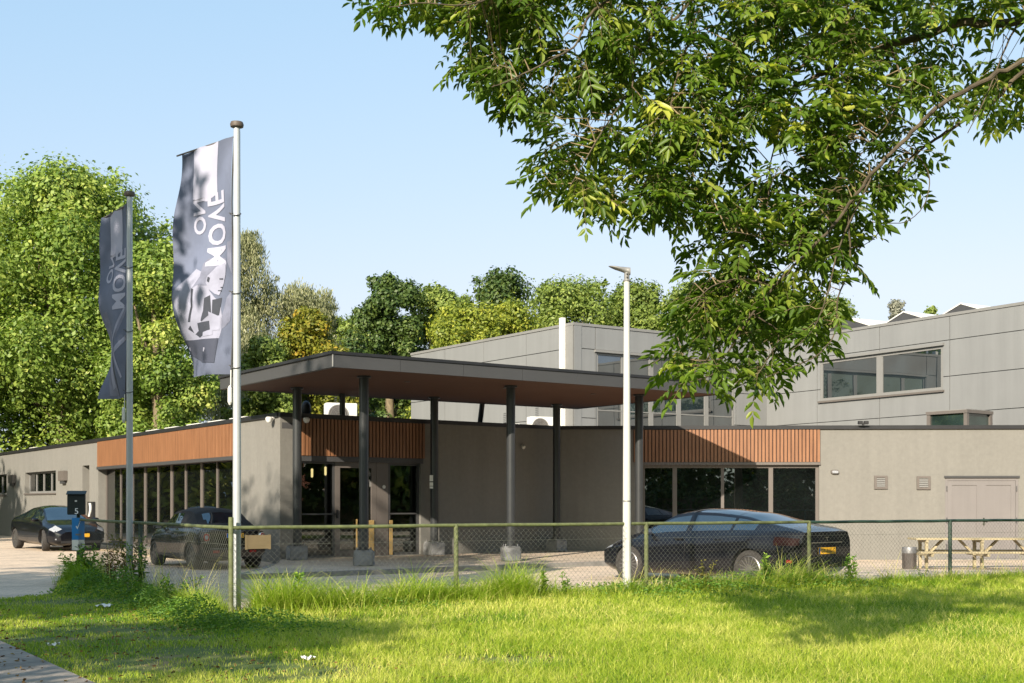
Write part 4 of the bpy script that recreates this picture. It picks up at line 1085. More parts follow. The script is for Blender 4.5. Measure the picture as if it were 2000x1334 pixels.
def build_car(spec, root, seed=0):
    """loft of cross sections; panes, lamps and roof are faces picked from the loft and split off as parts"""
    x0, x1 = spec['ends']
    xs = np.unique(np.round(np.concatenate([np.linspace(x0, x0 + .25, 8), np.linspace(x0 + .25, x1 - .3, 64), np.linspace(x1 - .3, x1, 9)]), 4))
    sg = spec.get('sig', .07)
    C = {k: smooth_curve(spec[k], xs, sg if k not in ('w',) else .05) for k in ('zbot', 'w', 'zsh', 'zbelt', 'rbelt', 'ztop', 'wedge')}
    seg = [2, 2, 4, 4, 3, 6, 5, 4]
    verts = []; rows = sum(seg) + 1
    for i, x in enumerate(xs):
        zb, w, zs, zbl, zt = C['zbot'][i], C['w'][i], C['zsh'][i], C['zbelt'][i], C['ztop'][i]
        wb = w * C['rbelt'][i]; zbl = min(zbl, zt - .012)
        crown = min(.075, max(.010, (zt - zbl) * .28)); we = min(C['wedge'][i], wb * .985); ze = max(zbl + .006, zt - crown)
        zm = zb * .45 + zs * .55
        pts = np.array([(0, zb), (w * .78, zb), (w * .965, zb + .09), (w * 1.0, zm - .06), (w * .992, zs), (wb, zbl), (we, ze), (we * .55, zt - crown * .22), (0, zt)])
        out = []
        for s_ in range(8):
            p = [pts[max(s_ - 1, 0)], pts[s_], pts[s_ + 1], pts[min(s_ + 2, 8)]]
            if s_ == 1: p[0] = 2 * pts[1] - pts[2] * .5 - pts[1] * .5
            if s_ == 5: p[0] = pts[5] - (pts[6] - pts[5]) * .4; p[3] = pts[6] + (pts[6] - pts[5]) * .35
            if s_ == 4: p[3] = pts[5] + (pts[5] - pts[4]) * .6
            if s_ == 6: p[0] = pts[6] - (pts[7] - pts[6]) * .6
            if s_ == 7: p[3] = np.array([-pts[7][0], pts[7][1]])
            out.append(catmull(p, seg[s_]))
        out.append(pts[8:9]); out = np.concatenate(out)
        out[:, 0] = np.maximum(out[:, 0], 0); out[0, 0] = 0; out[-1, 0] = 0
        full = np.concatenate([out, out[-2:0:-1] * np.array([-1, 1])])
        verts.append(np.column_stack([np.full(len(full), x), full]))
    V = np.array(verts); nx, nr = V.shape[:2]
    cum = np.cumsum([0] + seg)
    faces, mids = [], []
    for i in range(nx - 1):
        for j in range(nr):
            j2 = (j + 1) % nr
            faces.append((i * nr + j, (i + 1) * nr + j, (i + 1) * nr + j2, i * nr + j2))
            jj = j if j < rows - 1 else nr - 1 - j
            s_ = int(np.searchsorted(cum, jj, 'right') - 1)
            c = (V[i, j] + V[i + 1, j] + V[i, j2] + V[i + 1, j2]) / 4
            mids.append(spec['pick'](c[0], abs(c[1]), c[2], s_, jj - cum[s_], c[1] > 0))
    b0 = len(V) * nr; VV = V.reshape(-1, 3).tolist()
    faces.append(tuple(reversed(range(nr)))); mids.append(0)
    faces.append(tuple((nx - 1) * nr + k for k in range(nr))); mids.append(0)
    faces[-2] = tuple(reversed(faces[-2])); faces[-1] = tuple(reversed(faces[-1]))
    names = spec['parts']
    me = bpy.data.meshes.new('body'); me.from_pydata(VV, [], faces)
    for nm, mt, lab in names: me.materials.append(M[mt])
    me.materials.append(M['black'])
    me.polygons.foreach_set('material_index', mids)
    bm = bmesh.new(); bm.from_mesh(me); bmesh.ops.recalc_face_normals(bm, faces=bm.faces); bm.to_mesh(me); bm.free()
    body = link('body', me)
    m = MB(); ra, wb_ = spec['arch'], spec['axles']
    for ax in wb_:
        for s_ in (-1, 1):
            T = Matrix.Translation((ax, s_ * (spec['track'] - .16), spec['rw'])) @ Matrix.Rotation(R(-90 * s_), 4, 'X')
            m.lathe([(ra, -.10), (ra, .6)], 40, T, len(names))
    cut = m.build('arch_cutter', [M['black']] * (len(names) + 1))
    bmc = bmesh.new(); bmc.from_mesh(cut.data); bmesh.ops.recalc_face_normals(bmc, faces=bmc.faces); bmc.to_mesh(cut.data); bmc.free()
    md = body.modifiers.new('arches', 'BOOLEAN'); md.operation = 'DIFFERENCE'; md.object = cut; md.solver = 'EXACT'
    dg = bpy.context.evaluated_depsgraph_get(); dg.update()
    me2 = bpy.data.meshes.new_from_object(body.evaluated_get(dg))
    bpy.data.objects.remove(body); bpy.data.objects.remove(cut)
    if len(me2.polygons) < 500: me2 = me
    mats = list(me2.materials); matname = {mt.name: k for k, mt in enumerate(mats) if mt}
    src = bmesh.new(); src.from_mesh(me2)
    nmat = len(names)
    for k in range(nmat):
        b = src.copy(); keep = (0, nmat) if k == 0 else (k,)
        bmesh.ops.delete(b, geom=[f for f in b.faces if f.material_index not in keep], context='FACES')
        if not b.faces: b.free(); continue
        nm, mt, lab = names[k]
        pm_ = bpy.data.meshes.new(nm)
        for f in b.faces: f.material_index = 1 if f.material_index == nmat else 0; f.smooth = True
        b.to_mesh(pm_); b.free()
        pm_.materials.append(M[mt]); pm_.materials.append(M['black'])
        pm_.set_sharp_from_angle(angle=R(38))
        link(nm, pm_, root, lab)
    src.free()
    for ax in wb_:
        for s_ in (-1, 1):
            T = Matrix.Translation((ax, s_ * spec['track'], spec['rw'])) @ (Matrix.Rotation(spec.get('steer', 0) if ax > 0 else 0, 4, 'Z')) @ Matrix.Rotation(R(-90 * s_), 4, 'X')
            r_, rr = spec['rw'], spec['rim']
            m = MB()
            m.lathe([(rr * .97, -.10), (rr, .0), (rr * .93, .012), (rr * .90, -.03), (rr * .25, -.045), (rr * .2, -.02), (.03, -.015)], 32, T)
            ns = spec['spokes']
            for q in range(ns):
                a = 2 * math.pi * q / ns; w_ = spec['spoke_w']
                ca, sa = math.cos(a), math.sin(a)
                def pt(rad, off, h): return T @ Vector((ca * rad - sa * off, sa * rad + ca * off, h))
                m.hexa([pt(rr * .18, -w_, -.03), pt(rr * .94, -w_ * .8, -.03), pt(rr * .94, w_ * .8, -.03), pt(rr * .18, w_, -.03),
                        pt(rr * .18, -w_, .0), pt(rr * .94, -w_ * .6, .006), pt(rr * .94, w_ * .6, .006), pt(rr * .18, w_, .0)])
            m.lathe([(rr * .22, -.03), (rr * .2, .008), (.02, .01)], 16, T)
            wh = m.build('wheel', M[spec['rim_mat']], root, smooth=True)
            m = MB(); m.lathe([(rr * .98, -.20), (r_ * .93, -.21), (r_, -.18), (r_, -.02), (r_ * .95, .012), (rr * 1.04, .018), (rr * .985, .0)], 40, T)
            m.build('tyre', M['rubber'], wh, smooth=True)
            m = MB(); m.lathe([(rr * .7, -.08), (rr * .7, -.07)], 24, T); m.build('brake_disc', M['rim_dark'], wh)
    return root

def mirror(root, x, y, z, mat='paint'):
    for s_ in (-1, 1):
        m = MB(); n = 10; rings = []
        for k, (dy, sc) in enumerate(((0, .55), (.05, .95), (.13, 1.0), (.20, .8), (.23, .35))):
            rings.append([(x + .085 * sc * math.cos(a) * (1.0 if math.cos(a) > 0 else .45), s_ * (y + dy), z + .062 * sc * math.sin(a)) for a in [2 * math.pi * q / n for q in range(n)]])
        for i in range(len(rings) - 1):
            for q in range(n):
                f = [rings[i][q], rings[i][(q + 1) % n], rings[i + 1][(q + 1) % n], rings[i + 1][q]]
                m.poly(f if s_ > 0 else f[::-1])
        m.poly(rings[-1] if s_ < 0 else rings[-1][::-1])
        o = m.build('mirror', M[mat], root)
        bm = bmesh.new(); bm.from_mesh(o.data); bmesh.ops.remove_doubles(bm, verts=bm.verts, dist=1e-4); bmesh.ops.recalc_face_normals(bm, faces=bm.faces); bm.to_mesh(o.data); bm.free()
        o.data.polygons.foreach_set('use_smooth', [True] * len(o.data.polygons))
        m = MB(); m.box(x - .02, x + .03, min(s_ * (y - .06), s_ * (y + .05)), max(s_ * (y - .06), s_ * (y + .05)), z - .055, z - .03); m.build('mirror_arm', M['black'], o)
        m = MB(); m.box(x - .045, x - .040, min(s_ * (y + .04), s_ * (y + .19)), max(s_ * (y + .04), s_ * (y + .19)), z - .045, z + .045); m.build('mirror_glass', M['chrome'], o)

def plate(root, x, z, text, facing, w=.52, h=.115, tilt=0):
    sg = 1 if facing > 0 else -1
    T = Matrix.Translation((x, 0, z)) @ Matrix.Rotation(R(90) * sg, 4, 'Z') @ Matrix.Rotation(R(90) , 4, 'X')
    m = MB(); m.box(-w / 2, w / 2, -h / 2, h / 2, -.012, .004, T=T); p = m.build('number_plate', M['plate'], root)
    m = MB(); m.box(-w / 2 + .003, -w / 2 + .048, -h / 2 + .003, h / 2 - .003, .0041, .0055, T=T); m.build('plate_band', M['plate_blue'], p)
    if text: text_obj(text, .1, T @ Matrix.Translation((.025, 0, .0055)), M['ink'], p, 'plate_lettering', (w * .82, h * .62))
    return p

# --- large black fastback saloon behind the fence (rear quarter view)
def pick_s(x, y, z, s_, k, left):
    if s_ == 5 and 1 <= k <= 4:
        if .08 < x < 1.02: return 3 if left else 4
        if -.92 < x < -.02: return 5 if left else 6
        if -1.52 < x < -1.0 : return 7 if left else 8
    if s_ in (6, 7) and (s_ == 7 or k >= 1):
        if .50 < x < 1.30: return 1
        if -2.14 < x < -1.02: return 2
        if -.95 < x < .42: return 13
    if -2.44 < x < -2.02 and .78 < z < .93 and s_ in (3, 4) : return 9 if left else 10
    if 2.02 < x < 2.40 and z > .60 and s_ in (4, 5) : return 11 if left else 12
    return 0
names_s = [('body', 'paint', None), ('windscreen', 'car_glass', None), ('rear_window', 'car_glass', None)] + [('side_window', 'car_glass', None)] * 6 + \
          [('tail_light', 'dark_red_lens', None)] * 2 + [('headlight', 'lamp_lens', None)] * 2 + [('glass_roof', 'car_glass', None)]
spec_s = dict(ends=(-2.46, 2.50), parts=names_s, pick=pick_s, arch=.385, axles=(-1.48, 1.48), track=.95, rw=.352, rim=.255, spokes=16, spoke_w=.013, rim_mat='rim',
    zbot=[(-2.46, .42), (-2.3, .30), (-1.9, .2), (1.9, .18), (2.3, .22), (2.5, .34)],
    w=[(-2.46, .70), (-2.40, .82), (-2.1, .93), (-1.4, .985), (-.2, .965), (1.4, .965), (2.0, .90), (2.35, .76), (2.5, .52)],
    zsh=[(-2.46, .86), (-1.5, .90), (0, .80), (1.5, .76), (2.2, .64), (2.5, .52)],
    zbelt=[(-2.46, 1.00), (-2.2, 1.06), (-1.4, 1.03), (0, .96), (1.0, .93), (1.5, .86), (2.2, .70), (2.5, .55)],
    rbelt=[(-2.46, .90), (-1.5, .885), (0, .90), (1.5, .88), (2.5, .8)],
    ztop=[(-2.46, 1.03), (-2.32, 1.09), (-2.1, 1.14), (-1.2, 1.365), (-.5, 1.435), (.05, 1.45), (.55, 1.385), (1.25, 1.03), (1.4, .965), (1.9, .875), (2.3, .75), (2.5, .59)],
    wedge=[(-2.46, .66), (-2.0, .70), (-1.2, .60), (0, .61), (.5, .60), (1.25, .76), (1.6, .78), (2.5, .40)])
t = empty('parked_car', (3.98, 24.30, -.02), math.atan2(.75, -.66), 'large black fastback car with sloping rear glass parked beyond the fence at right', 'car')
build_car(spec_s, t); mirror(t, .92, .90, .99)
p = plate(t, -2.475, .70, 'GT-656-G', -1)
m = MB(); m.box(-2.475, -2.455, -.46, .46, .835, .855); m.box(-2.478, -2.46, -.05, .05, .93, .945); m.box(-2.478, -2.46, -.008, .008, .87, .93); m.build('emblem', M['chrome'], t)
for s_ in (-1, 1):
    y = s_ * .935
    for x in (.18, -.78):
        m = MB(); m.box(x - .11, x + .11, min(y, y + s_ * .035), max(y, y + s_ * .035), .855, .88); m.build('door_handle', M['paint'], t, bevel=.008)
    m = MB(); m.box(-2.35, -2.25, min(s_ * .86, s_ * .90), max(s_ * .86, s_ * .90), .50, .55); m.build('reflector', M['red_lens'], t)
for x in (1.10, .04, -.98):                       # door shut lines
    for s_ in (-1, 1):
        m = MB(); m.tube([(x, s_ * (.958 if x < 1 else .955), .36), (x - .02, s_ * (.978 if x < 1 else .970), .58), (x - .03, s_ * (.963 if x < 1 else .955), .82)], .006, 4)
        m.build('door_gap', M['black'], t)

# --- smaller black saloon on the left, facing the camera
def pick_3(x, y, z, s_, k, left):
    if s_ == 5 and 1 <= k <= 4:
        if .05 < x < .98: return 3 if left else 4
        if -.90 < x < -.04: return 5 if left else 6
        if -1.42 < x < -.98: return 7 if left else 8
    if s_ in (6, 7) and (s_ == 7 or k >= 1):
        if .42 < x < 1.28: return 1
        if -1.85 < x < -.85: return 2
        if -.78 < x < .36: return 13
    if -2.30 < x < -1.95 and .82 < z < .95 and s_ in (3, 4): return 9 if left else 10
    if s_ in (4, 5) and 1.90 < x < 2.20 and z > .62 and y > .45: return 11 if left else 12
    return 0
names_3 = list(names_s)
spec_3 = dict(ends=(-2.33, 2.36), parts=names_3, pick=pick_3, arch=.375, axles=(-1.4375, 1.4375), track=.90, rw=.335, rim=.235, spokes=10, spoke_w=.028, rim_mat='rim_dark', steer=R(-14),
    zbot=[(-2.33, .42), (-2.1, .28), (-1.8, .2), (1.8, .17), (2.2, .19), (2.36, .26)],
    w=[(-2.33, .72), (-2.2, .82), (-1.9, .90), (-1.4, .925), (0, .915), (1.4, .925), (1.9, .885), (2.2, .78), (2.36, .60)],
    zsh=[(-2.33, .84), (-1.5, .88), (0, .80), (1.5, .75), (2.1, .64), (2.36, .50)],
    zbelt=[(-2.33, .98), (-2.0, 1.04), (-1.4, 1.02), (0, .96), (1.0, .93), (1.5, .85), (2.1, .71), (2.36, .56)],
    rbelt=[(-2.33, .88), (-1.4, .86), (0, .88), (1.5, .87), (2.36, .85)],
    ztop=[(-2.33, 1.03), (-2.1, 1.09), (-1.8, 1.12), (-1.1, 1.33), (-.5, 1.425), (.0, 1.443), (.45, 1.39), (1.2, 1.02), (1.35, .955), (1.9, .845), (2.2, .73), (2.36, .60)],
    wedge=[(-2.33, .60), (-1.8, .66), (-1.1, .57), (0, .58), (.45, .57), (1.2, .74), (1.6, .76), (2.1, .62), (2.36, .45)])
t = empty('parked_car', (-14.93, 41.3, 0.0), math.atan2(-.79, .61), 'black saloon car facing the camera beside the left wall, behind the mailbox', 'car')
build_car(spec_3, t); mirror(t, .86, .85, .98)
plate(t, 2.375, .50, None, 1)
m = MB(); m.box(2.33, 2.368, -.62, .62, .25, .34); m.build('grille', M['black'], t, bevel=.01)
for s_ in (-1, 1):
    m = MB(); m.box(2.18, 2.25, min(s_ * .62, s_ * .76), max(s_ * .62, s_ * .76), .36, .40); m.build('fog_light', M['lamp_lens'], t)
for s_ in (-1, 1):
    for x in (.16, -.74):
        m = MB(); m.box(x - .10, x + .10, min(s_ * .885, s_ * .925), max(s_ * .885, s_ * .925), .845, .868); m.build('door_handle', M['paint'], t)

# --- convertible with black cloth roof, rear view
def pick_m(x, y, z, s_, k, left):
    if s_ == 5 and 1 <= k <= 4:
        if .38 < x < .78: return 3 if left else 4
        if -.30 < x <= .34: return 3 if left else 4
    if s_ in (6, 7) and (s_ == 7 or k >= 1):
        if .40 < x < .92: return 1
        if -1.30 < x < -.98 and y < .44: return 2
    if s_ in (5, 6, 7) and -1.42 < x < .36: return 5
    return 0
names_m = [('body', 'paint', None), ('windscreen', 'car_glass', None), ('rear_window', 'car_glass', None), ('side_window', 'car_glass', None), ('side_window', 'car_glass', None), ('soft_top', 'soft_top', None)]
spec_m = dict(ends=(-1.86, 1.84), parts=names_m, pick=pick_m, arch=.345, axles=(-1.235, 1.235), track=.80, rw=.305, rim=.215, spokes=5, spoke_w=.035, rim_mat='rim_dark', sig=.045,
    zbot=[(-1.86, .30), (-1.7, .24), (-1.4, .2), (1.4, .18), (1.7, .2), (1.84, .28)],
    w=[(-1.86, .73), (-1.78, .81), (-1.5, .845), (-1.2, .85), (0, .835), (1.2, .845), (1.6, .78), (1.84, .58)],
    zsh=[(-1.86, .72), (-1.2, .80), (0, .76), (1.2, .74), (1.84, .58)],
    zbelt=[(-1.86, .86), (-1.6, .91), (-1.2, .94), (0, .92), (.8, .91), (1.4, .86), (1.84, .64)],
    rbelt=[(-1.86, .92), (-1.4, .90), (0, .90), (1.2, .88), (1.84, .82)],
    ztop=[(-1.86, .87), (-1.78, .945), (-1.52, .97), (-1.42, .985), (-.88, 1.36), (-.6, 1.405), (.05, 1.415), (.36, 1.37), (.86, .985), (.95, .955), (1.4, .90), (1.7, .80), (1.84, .66)],
    wedge=[(-1.86, .58), (-1.5, .70), (-1.3, .66), (-.85, .56), (0, .58), (.36, .58), (.86, .70), (1.3, .70), (1.84, .4)])
t = empty('parked_car', (-7.40, 30.3, 0.0), math.atan2(.82, -.57), 'black convertible with raised cloth roof seen from behind next to the banner poles', 'car')
build_car(spec_m, t); mirror(t, .66, .80, .96)
p = plate(t, -1.885, .78, None, -1, .42, .105)
T_ = Matrix.Translation((-1.885, 0, .78)) @ Matrix.Rotation(R(-90), 4, 'Z') @ Matrix.Rotation(R(90), 4, 'X')
text_obj('2-1', .1, T_ @ Matrix.Translation((.115, 0, .0055)), M['ink'], p, 'plate_lettering', (.15, .065))
for s_ in (-1, 1):
    m = MB(); y = s_ * .655
    T = Matrix.Translation((-1.845, y, .745)) @ Matrix.Rotation(R(-s_ * 28), 4, 'Z') @ Matrix.Rotation(R(-90), 4, 'Y')
    pr = [(.075 * math.copysign(abs(math.sin(a)) ** .7, math.sin(a)), .105 * math.copysign(abs(math.cos(a)) ** .7, math.cos(a))) for a in [2 * math.pi * k / 20 for k in range(20)]]
    def ringmesh(sc, h0, h1):
        q = MB(); n = len(pr)
        q.v = [tuple(T @ Vector((b * sc, a * sc, h0))) for a, b in pr] + [tuple(T @ Vector((b * sc * .95, a * sc * .95, h1))) for a, b in pr]
        q.f = [tuple(range(n, 2 * n)), tuple(reversed(range(n)))] + [(i, (i + 1) % n, n + (i + 1) % n, n + i) for i in range(n)]; q.m = [0] * len(q.f); return q
    tl = ringmesh(1.0, -.06, .035).build('tail_light', M['chrome'], t)
    ringmesh(.84, .036, .055).build('red_lens', M['red_lens'], tl)
    ringmesh(.45, .0555, .062).build('clear_lens', M['lamp_lens'], tl)
    m = MB(); m.box(-1.885, -1.85, min(s_ * .36, s_ * .52), max(s_ * .36, s_ * .52), .385, .445); m.build('reflector', M['red_lens'], t, bevel=.006)
    m = MB(); m.lathe([(.035, -.05), (.035, .06), (.028, .06), (.028, 0.0)], 14, Matrix.Translation((-1.87, s_ * .12, .25)) @ Matrix.Rotation(R(-90), 4, 'Y')); m.build('exhaust_pipe', M['chrome'], t)
m = MB()
ln = [(-1.40, .80, .955), (-1.62, .75, .945), (-1.78, .55, .965), (-1.80, .0, .985), (-1.78, -.55, .965), (-1.62, -.75, .945), (-1.40, -.80, .955)]
m.tube(ln, .009, 5); m.build('chrome_strip', M['chrome'], t)
m = MB(); m.box(-1.815, -1.80, -.10, .10, .988, 1.005); m.build('brake_light', M['red_lens'], t)
m = MB(); m.box(-1.885, -1.85, -.60, .60, .47, .50); m.box(-1.88, -1.85, -.22, .22, .86, .875); m.build('bumper_trim', M['rim_dark'], t)
for s_ in (-1, 1):
    m = MB(); m.box(-.42, -.26, min(s_ * .815, s_ * .848), max(s_ * .815, s_ * .848), .80, .82); m.build('door_handle', M['chrome'], t)
# ------------------------------------------------------------------ lawn, path, grass
LAWN = [(-16, 18.6), (-8.3, 19.8), (-7.6, 20.8), (-8.75, 24.4), (-8.3, 24.75), (-3.62, 17.05), (12.4, 25.45), (19, 28.8), (19, 5.5), (-16, 5.5)]
PATH = [(-8.4, 18.2), (-5.45, 13.45), (-4.5, 12.0), (-3.72, 10.8), (-2.0, 8.2), (-0.8, 6.3), (-3.4, 6.0), (-11.4, 18.0)]
def inside(poly, x, y):
    x, y = np.asarray(x), np.asarray(y); r = np.zeros(x.shape, bool); n = len(poly)
    for i in range(n):
        (x1, y1), (x2, y2) = poly[i], poly[(i + 1) % n]
        c = ((y1 > y) != (y2 > y)) & (x < (x2 - x1) * (y - y1) / (y2 - y1 + 1e-12) + x1); r ^= c
    return r
def fence_dist(x, y):                          # distance to the two fence runs
    def seg(a, b):
        d = b - a; t = np.clip(((x - a.x) * d.x + (y - a.y) * d.y) / d.length_squared, 0, 1)
        return np.hypot(x - a.x - t * d.x, y - a.y - t * d.y)
    return np.minimum(seg(FA, FB), seg(FB, FC))
def lawn_z(x, y):
    fd = fence_dist(x, y)
    return 0.02 + 0.07 * np.exp(-(fd / 1.2) ** 2) * np.clip((x + 5) / 4, 0.2, 1) + 0.05 * (vnoise(x, y, .35, 3) - .5) * np.clip(fd, 0, 1)
M['soil'], nt, b = new_mat('mown turf soil')
tc = N(nt, 'ShaderNodeTexCoord'); n1 = N(nt, 'ShaderNodeTexNoise', Scale=1.1, Detail=9.0, Roughness=.7); nt.links.new(tc.outputs['Object'], n1.inputs['Vector'])
nt.links.new(ramp(nt, n1.outputs[0], [(.35, (.05, .10, .010)), (.56, (.12, .14, .025)), (.68, (.24, .17, .08))]), b.inputs['Base Color']); b.inputs['Roughness'].default_value = .95
gx = np.arange(-16, 19.01, .25); gy = np.arange(5.5, 29, .25)
XX, YY = np.meshgrid(gx, gy, indexing='ij'); ZZ = lawn_z(XX, YY)
V = np.stack([XX.ravel(), YY.ravel(), ZZ.ravel()], 1); idx = np.arange(len(V)).reshape(XX.shape)
Q = np.stack([idx[:-1, :-1], idx[1:, :-1], idx[1:, 1:], idx[:-1, 1:]], -1).reshape(-1, 4)
cc = V[Q].mean(1); Q = Q[inside(LAWN, cc[:, 0], cc[:, 1])]
tag(link('lawn', fast_mesh('lawn', V, Q, mats=[M['soil']])), kind='structure')
M['path'] = paving_mat('grey path slabs', (.33, .285, .235), (.28, .245, .205), (.16, .14, .11), .3, .3, R(33))
mb = MB(); mb.prism(PATH, -.05, .062); tag(mb.build('footpath', M['path']), kind='structure')

BARE = [(*P(px, py, (EYE - .03) * F / (py - HZ))[:2], r_) for px, py, r_ in ((510, 1300, .28), (540, 1304, .22), (640, 1307, .2), (575, 1322, .25), (470, 1290, .2), (365, 1280, .22), (290, 1300, .25), (235, 1232, .35), (140, 1175, .4), (165, 1173, .35), (380, 1270, .2), (260, 1290, .2), (420, 1282, .2), (700, 1215, .15), (980, 1290, .25), (345, 1248, .2), (60, 1250, .25))]
def bare(x, y):
    k = np.zeros_like(x)
    for bx, by, br in BARE: k = np.maximum(k, np.exp(-(((x - bx) / (br * 2.4)) ** 2 + ((y - by) / (br * 1.4)) ** 2)))
    return k
def blades(n, xs, ys, zs, h, w, lean, rnd, segs, name, mat, kind='stuff'):
    phi = rng.random(n) * 2 * np.pi; la = lean * (0.4 + rng.random(n))
    lx, ly = np.cos(phi) * la, np.sin(phi) * la
    psi = phi + np.pi / 2 + rng.normal(0, .5, n)
    wx, wy = np.cos(psi), np.sin(psi)
    P_ = []
    for k in range(segs):
        t = k / segs
        c = np.stack([xs + lx * h * t ** 1.8, ys + ly * h * t ** 1.8, zs + h * t * (1 - .25 * la * t)], 1)
        o = np.stack([wx, wy, np.zeros(n)], 1) * (w * .5 * (1 - .55 * t))[:, None]
        P_ += [c - o, c + o]
    P_.append(np.stack([xs + lx * h, ys + ly * h, zs + h * np.clip(1 - .30 * la, .25, 1)], 1))
    nv = 2 * segs + 1
    V = np.stack(P_, 1).reshape(-1, 3); b0 = (np.arange(n) * nv)[:, None]
    q = np.concatenate([b0 + np.array([[2 * k, 2 * k + 1, 2 * k + 3, 2 * k + 2]]) for k in range(segs - 1)], 0) if segs > 1 else np.zeros((0, 4))
    t = b0 + np.array([[2 * segs - 2, 2 * segs - 1, 2 * segs]])
    return V, q, t, np.repeat(rnd, nv)
def join_blades(name, mat, sets, label, cat):
    VV, QQ, TT, AA, b = [], [], [], [], 0
    for V, q, t, a in sets:
        VV.append(V); QQ.append(q + b); TT.append(t + b); AA.append(a); b += len(V)
    o = link(name, fast_mesh(name, np.concatenate(VV), np.concatenate(QQ), np.concatenate(TT), np.concatenate(AA), [mat]))
    return tag(o, label, cat, kind='stuff')
M['grass'] = leaf_mat('lawn grass', (.075, .20, .010), (.345, .425, .035), (.70, .64, .20), .40, .55, .3)
M['tall_grass'] = leaf_mat('long verge grass', (.10, .20, .015), (.31, .43, .035), (.66, .58, .22), .40, .55, .3)
n = 330000
Yr = 7.6 + (26.5 - 7.6) * rng.random(n) ** 1.25
Xr = (rng.random(n) * 2 - 1) * (.46 * Yr + .8)
ok = inside(LAWN, Xr, Yr) & ~inside(PATH, Xr, Yr)
bk = bare(Xr, Yr); ok &= rng.random(n) > bk * .92
Xr, Yr, bk = Xr[ok], Yr[ok], bk[ok]; n = len(Xr)
fd = fence_dist(Xr, Yr); pat = vnoise(Xr, Yr, .55, 5) * .5 + vnoise(Xr, Yr, 2.1, 6) * .5
mown = np.clip((Xr + 3.2 + .18 * (Yr - 10)) / 2.5, 0, 1)    # the left is mown short, the right is longer
h = (.030 + .035 * rng.random(n)) + mown * (.045 + .05 * rng.random(n)) + .10 * np.exp(-(fd / .5) ** 2) * rng.random(n) + .03 * pat
h *= 1 - .55 * bk
w = .0042 * (Yr / 9) * (1 + .5 * rng.random(n))
rnd = np.clip(.06 + .82 * pat + rng.normal(0, .16, n) + mown * .06, 0, .86); dry = np.clip((vnoise(Xr, Yr, .42, 21) * .6 + vnoise(Xr, Yr, 1.7, 22) * .4 - .50) * 3.2, 0, 1) * mown; st = rng.random(n) < .03 + .25 * bk + (.34 + .25 * np.clip((12 - Yr) / 2, 0, 1)) * dry; rnd[st] = .9 + .1 * rng.random(st.sum())
g1 = blades(n, Xr, Yr, lawn_z(Xr, Yr) - .01, h, w, .55 + .35 * mown, rnd, 2, '', None)
join_blades('grass', M['grass'], [g1], 'lawn grass of the verge, mown short at the left and longer to the right', 'grass')
# long grass along the fence
sets = []
def strip(n, a, b, t0, t1, spread, h0, h1, lean, lo, hi, side=-1, segs=4):
    t = t0 + (t1 - t0) * rng.random(n); d = (b - a); u = d.normalized(); nrm = Vector((u.y, -u.x))
    cl = np.floor(t * d.length / .22); off = (vnoise(cl * 7.3, cl * 0 + 3, 1.0, 9) - .5) * spread
    s_ = np.abs(rng.normal(0, spread * .55, n)) - .06 + off * .3
    x = a.x + d.x * t + nrm.x * s_ + rng.normal(0, .05, n); y = a.y + d.y * t + nrm.y * s_ + rng.normal(0, .05, n)
    k = .35 + .9 * vnoise(x, y, 1.6, 12)
    h = (h0 + (h1 - h0) * rng.random(n) ** 1.6) * k
    sets.append(blades(n, x, y, lawn_z(x, y) - .02, h, .006 + .005 * rng.random(n), lean, np.clip(lo + (hi - lo) * rng.random(n), 0, 1), segs, '', None))
strip(7500, FB, FC, 0.015, .25, .36, .35, .90, 1.0, .30, .85)
strip(3600, FB, FC, .14, .36, .28, .2, .62, .9, .35, .85)
strip(4200, FB, FC, .34, .70, .32, .16, .45, .9, .2, .75)
strip(2600, FB, FC, .40, .62, .28, .3, .80, 1.1, .30, .95)
strip(5000, FB, FC, .62, 1.0, .34, .14, .36, .7, .2, .7)
strip(900, FB, FC, .70, .95, .18, .2, .42, .5, .88, 1.0)
strip(2600, FA, FB, .70, .99, .30, .15, .50, 1.0, .3, .8)
strip(2600, FA, FB, .0, .22, .34, .20, .70, .9, .15, .55)
strip(1500, FA, FB, .25, .75, .25, .12, .45, .9, .1, .6)
strip(500, FB, FC, .02, .98, .22, .45, .85, .5, .88, 1.0)
strip(160, FA, FB, .1, .95, .22, .5, .95, .4, .85, 1.0)
join_blades('long_grass', M['tall_grass'], sets, 'long uncut grass growing along the foot of the fence', 'grass')

# ------------------------------------------------------------------ leafy undergrowth and single weeds
def leaf_quads(cen, axis, side, ln, wd, fold, nrm):
    """lanceolate leaflets as two folded quads each; all arrays (n,3) / (n,)"""
    a, s_, m = axis, side, nrm
    L, W = ln[:, None], wd[:, None]
    up = m * (W * fold)
    p0 = cen; t = cen + a * L - m * L * .10
    l1 = cen + a * L * .32 + s_ * W * .5 + up; l2 = cen + a * L * .68 + s_ * W * .40 + up
    r1 = cen + a * L * .32 - s_ * W * .5 + up; r2 = cen + a * L * .68 - s_ * W * .40 + up
    V = np.stack([p0, l1, l2, t, r2, r1], 1).reshape(-1, 3)
    b0 = (np.arange(len(cen)) * 6)[:, None]
    Q = np.concatenate([b0 + np.array([[0, 3, 2, 1]]), b0 + np.array([[0, 5, 4, 3]])], 0)
    return V, Q
def unit(v): return v / (np.linalg.norm(v, axis=-1, keepdims=True) + 1e-9)
def rand_frames(n, axis):
    r_ = unit(rng.normal(size=(n, 3))); s_ = unit(np.cross(axis, r_)); m = np.cross(s_, axis); return s_, m
M['weed'] = leaf_mat('weed leaves', (0.053, 0.128, 0.018), (0.128, 0.247, 0.033), (0.330, 0.450, 0.068), .35, .5, .4)
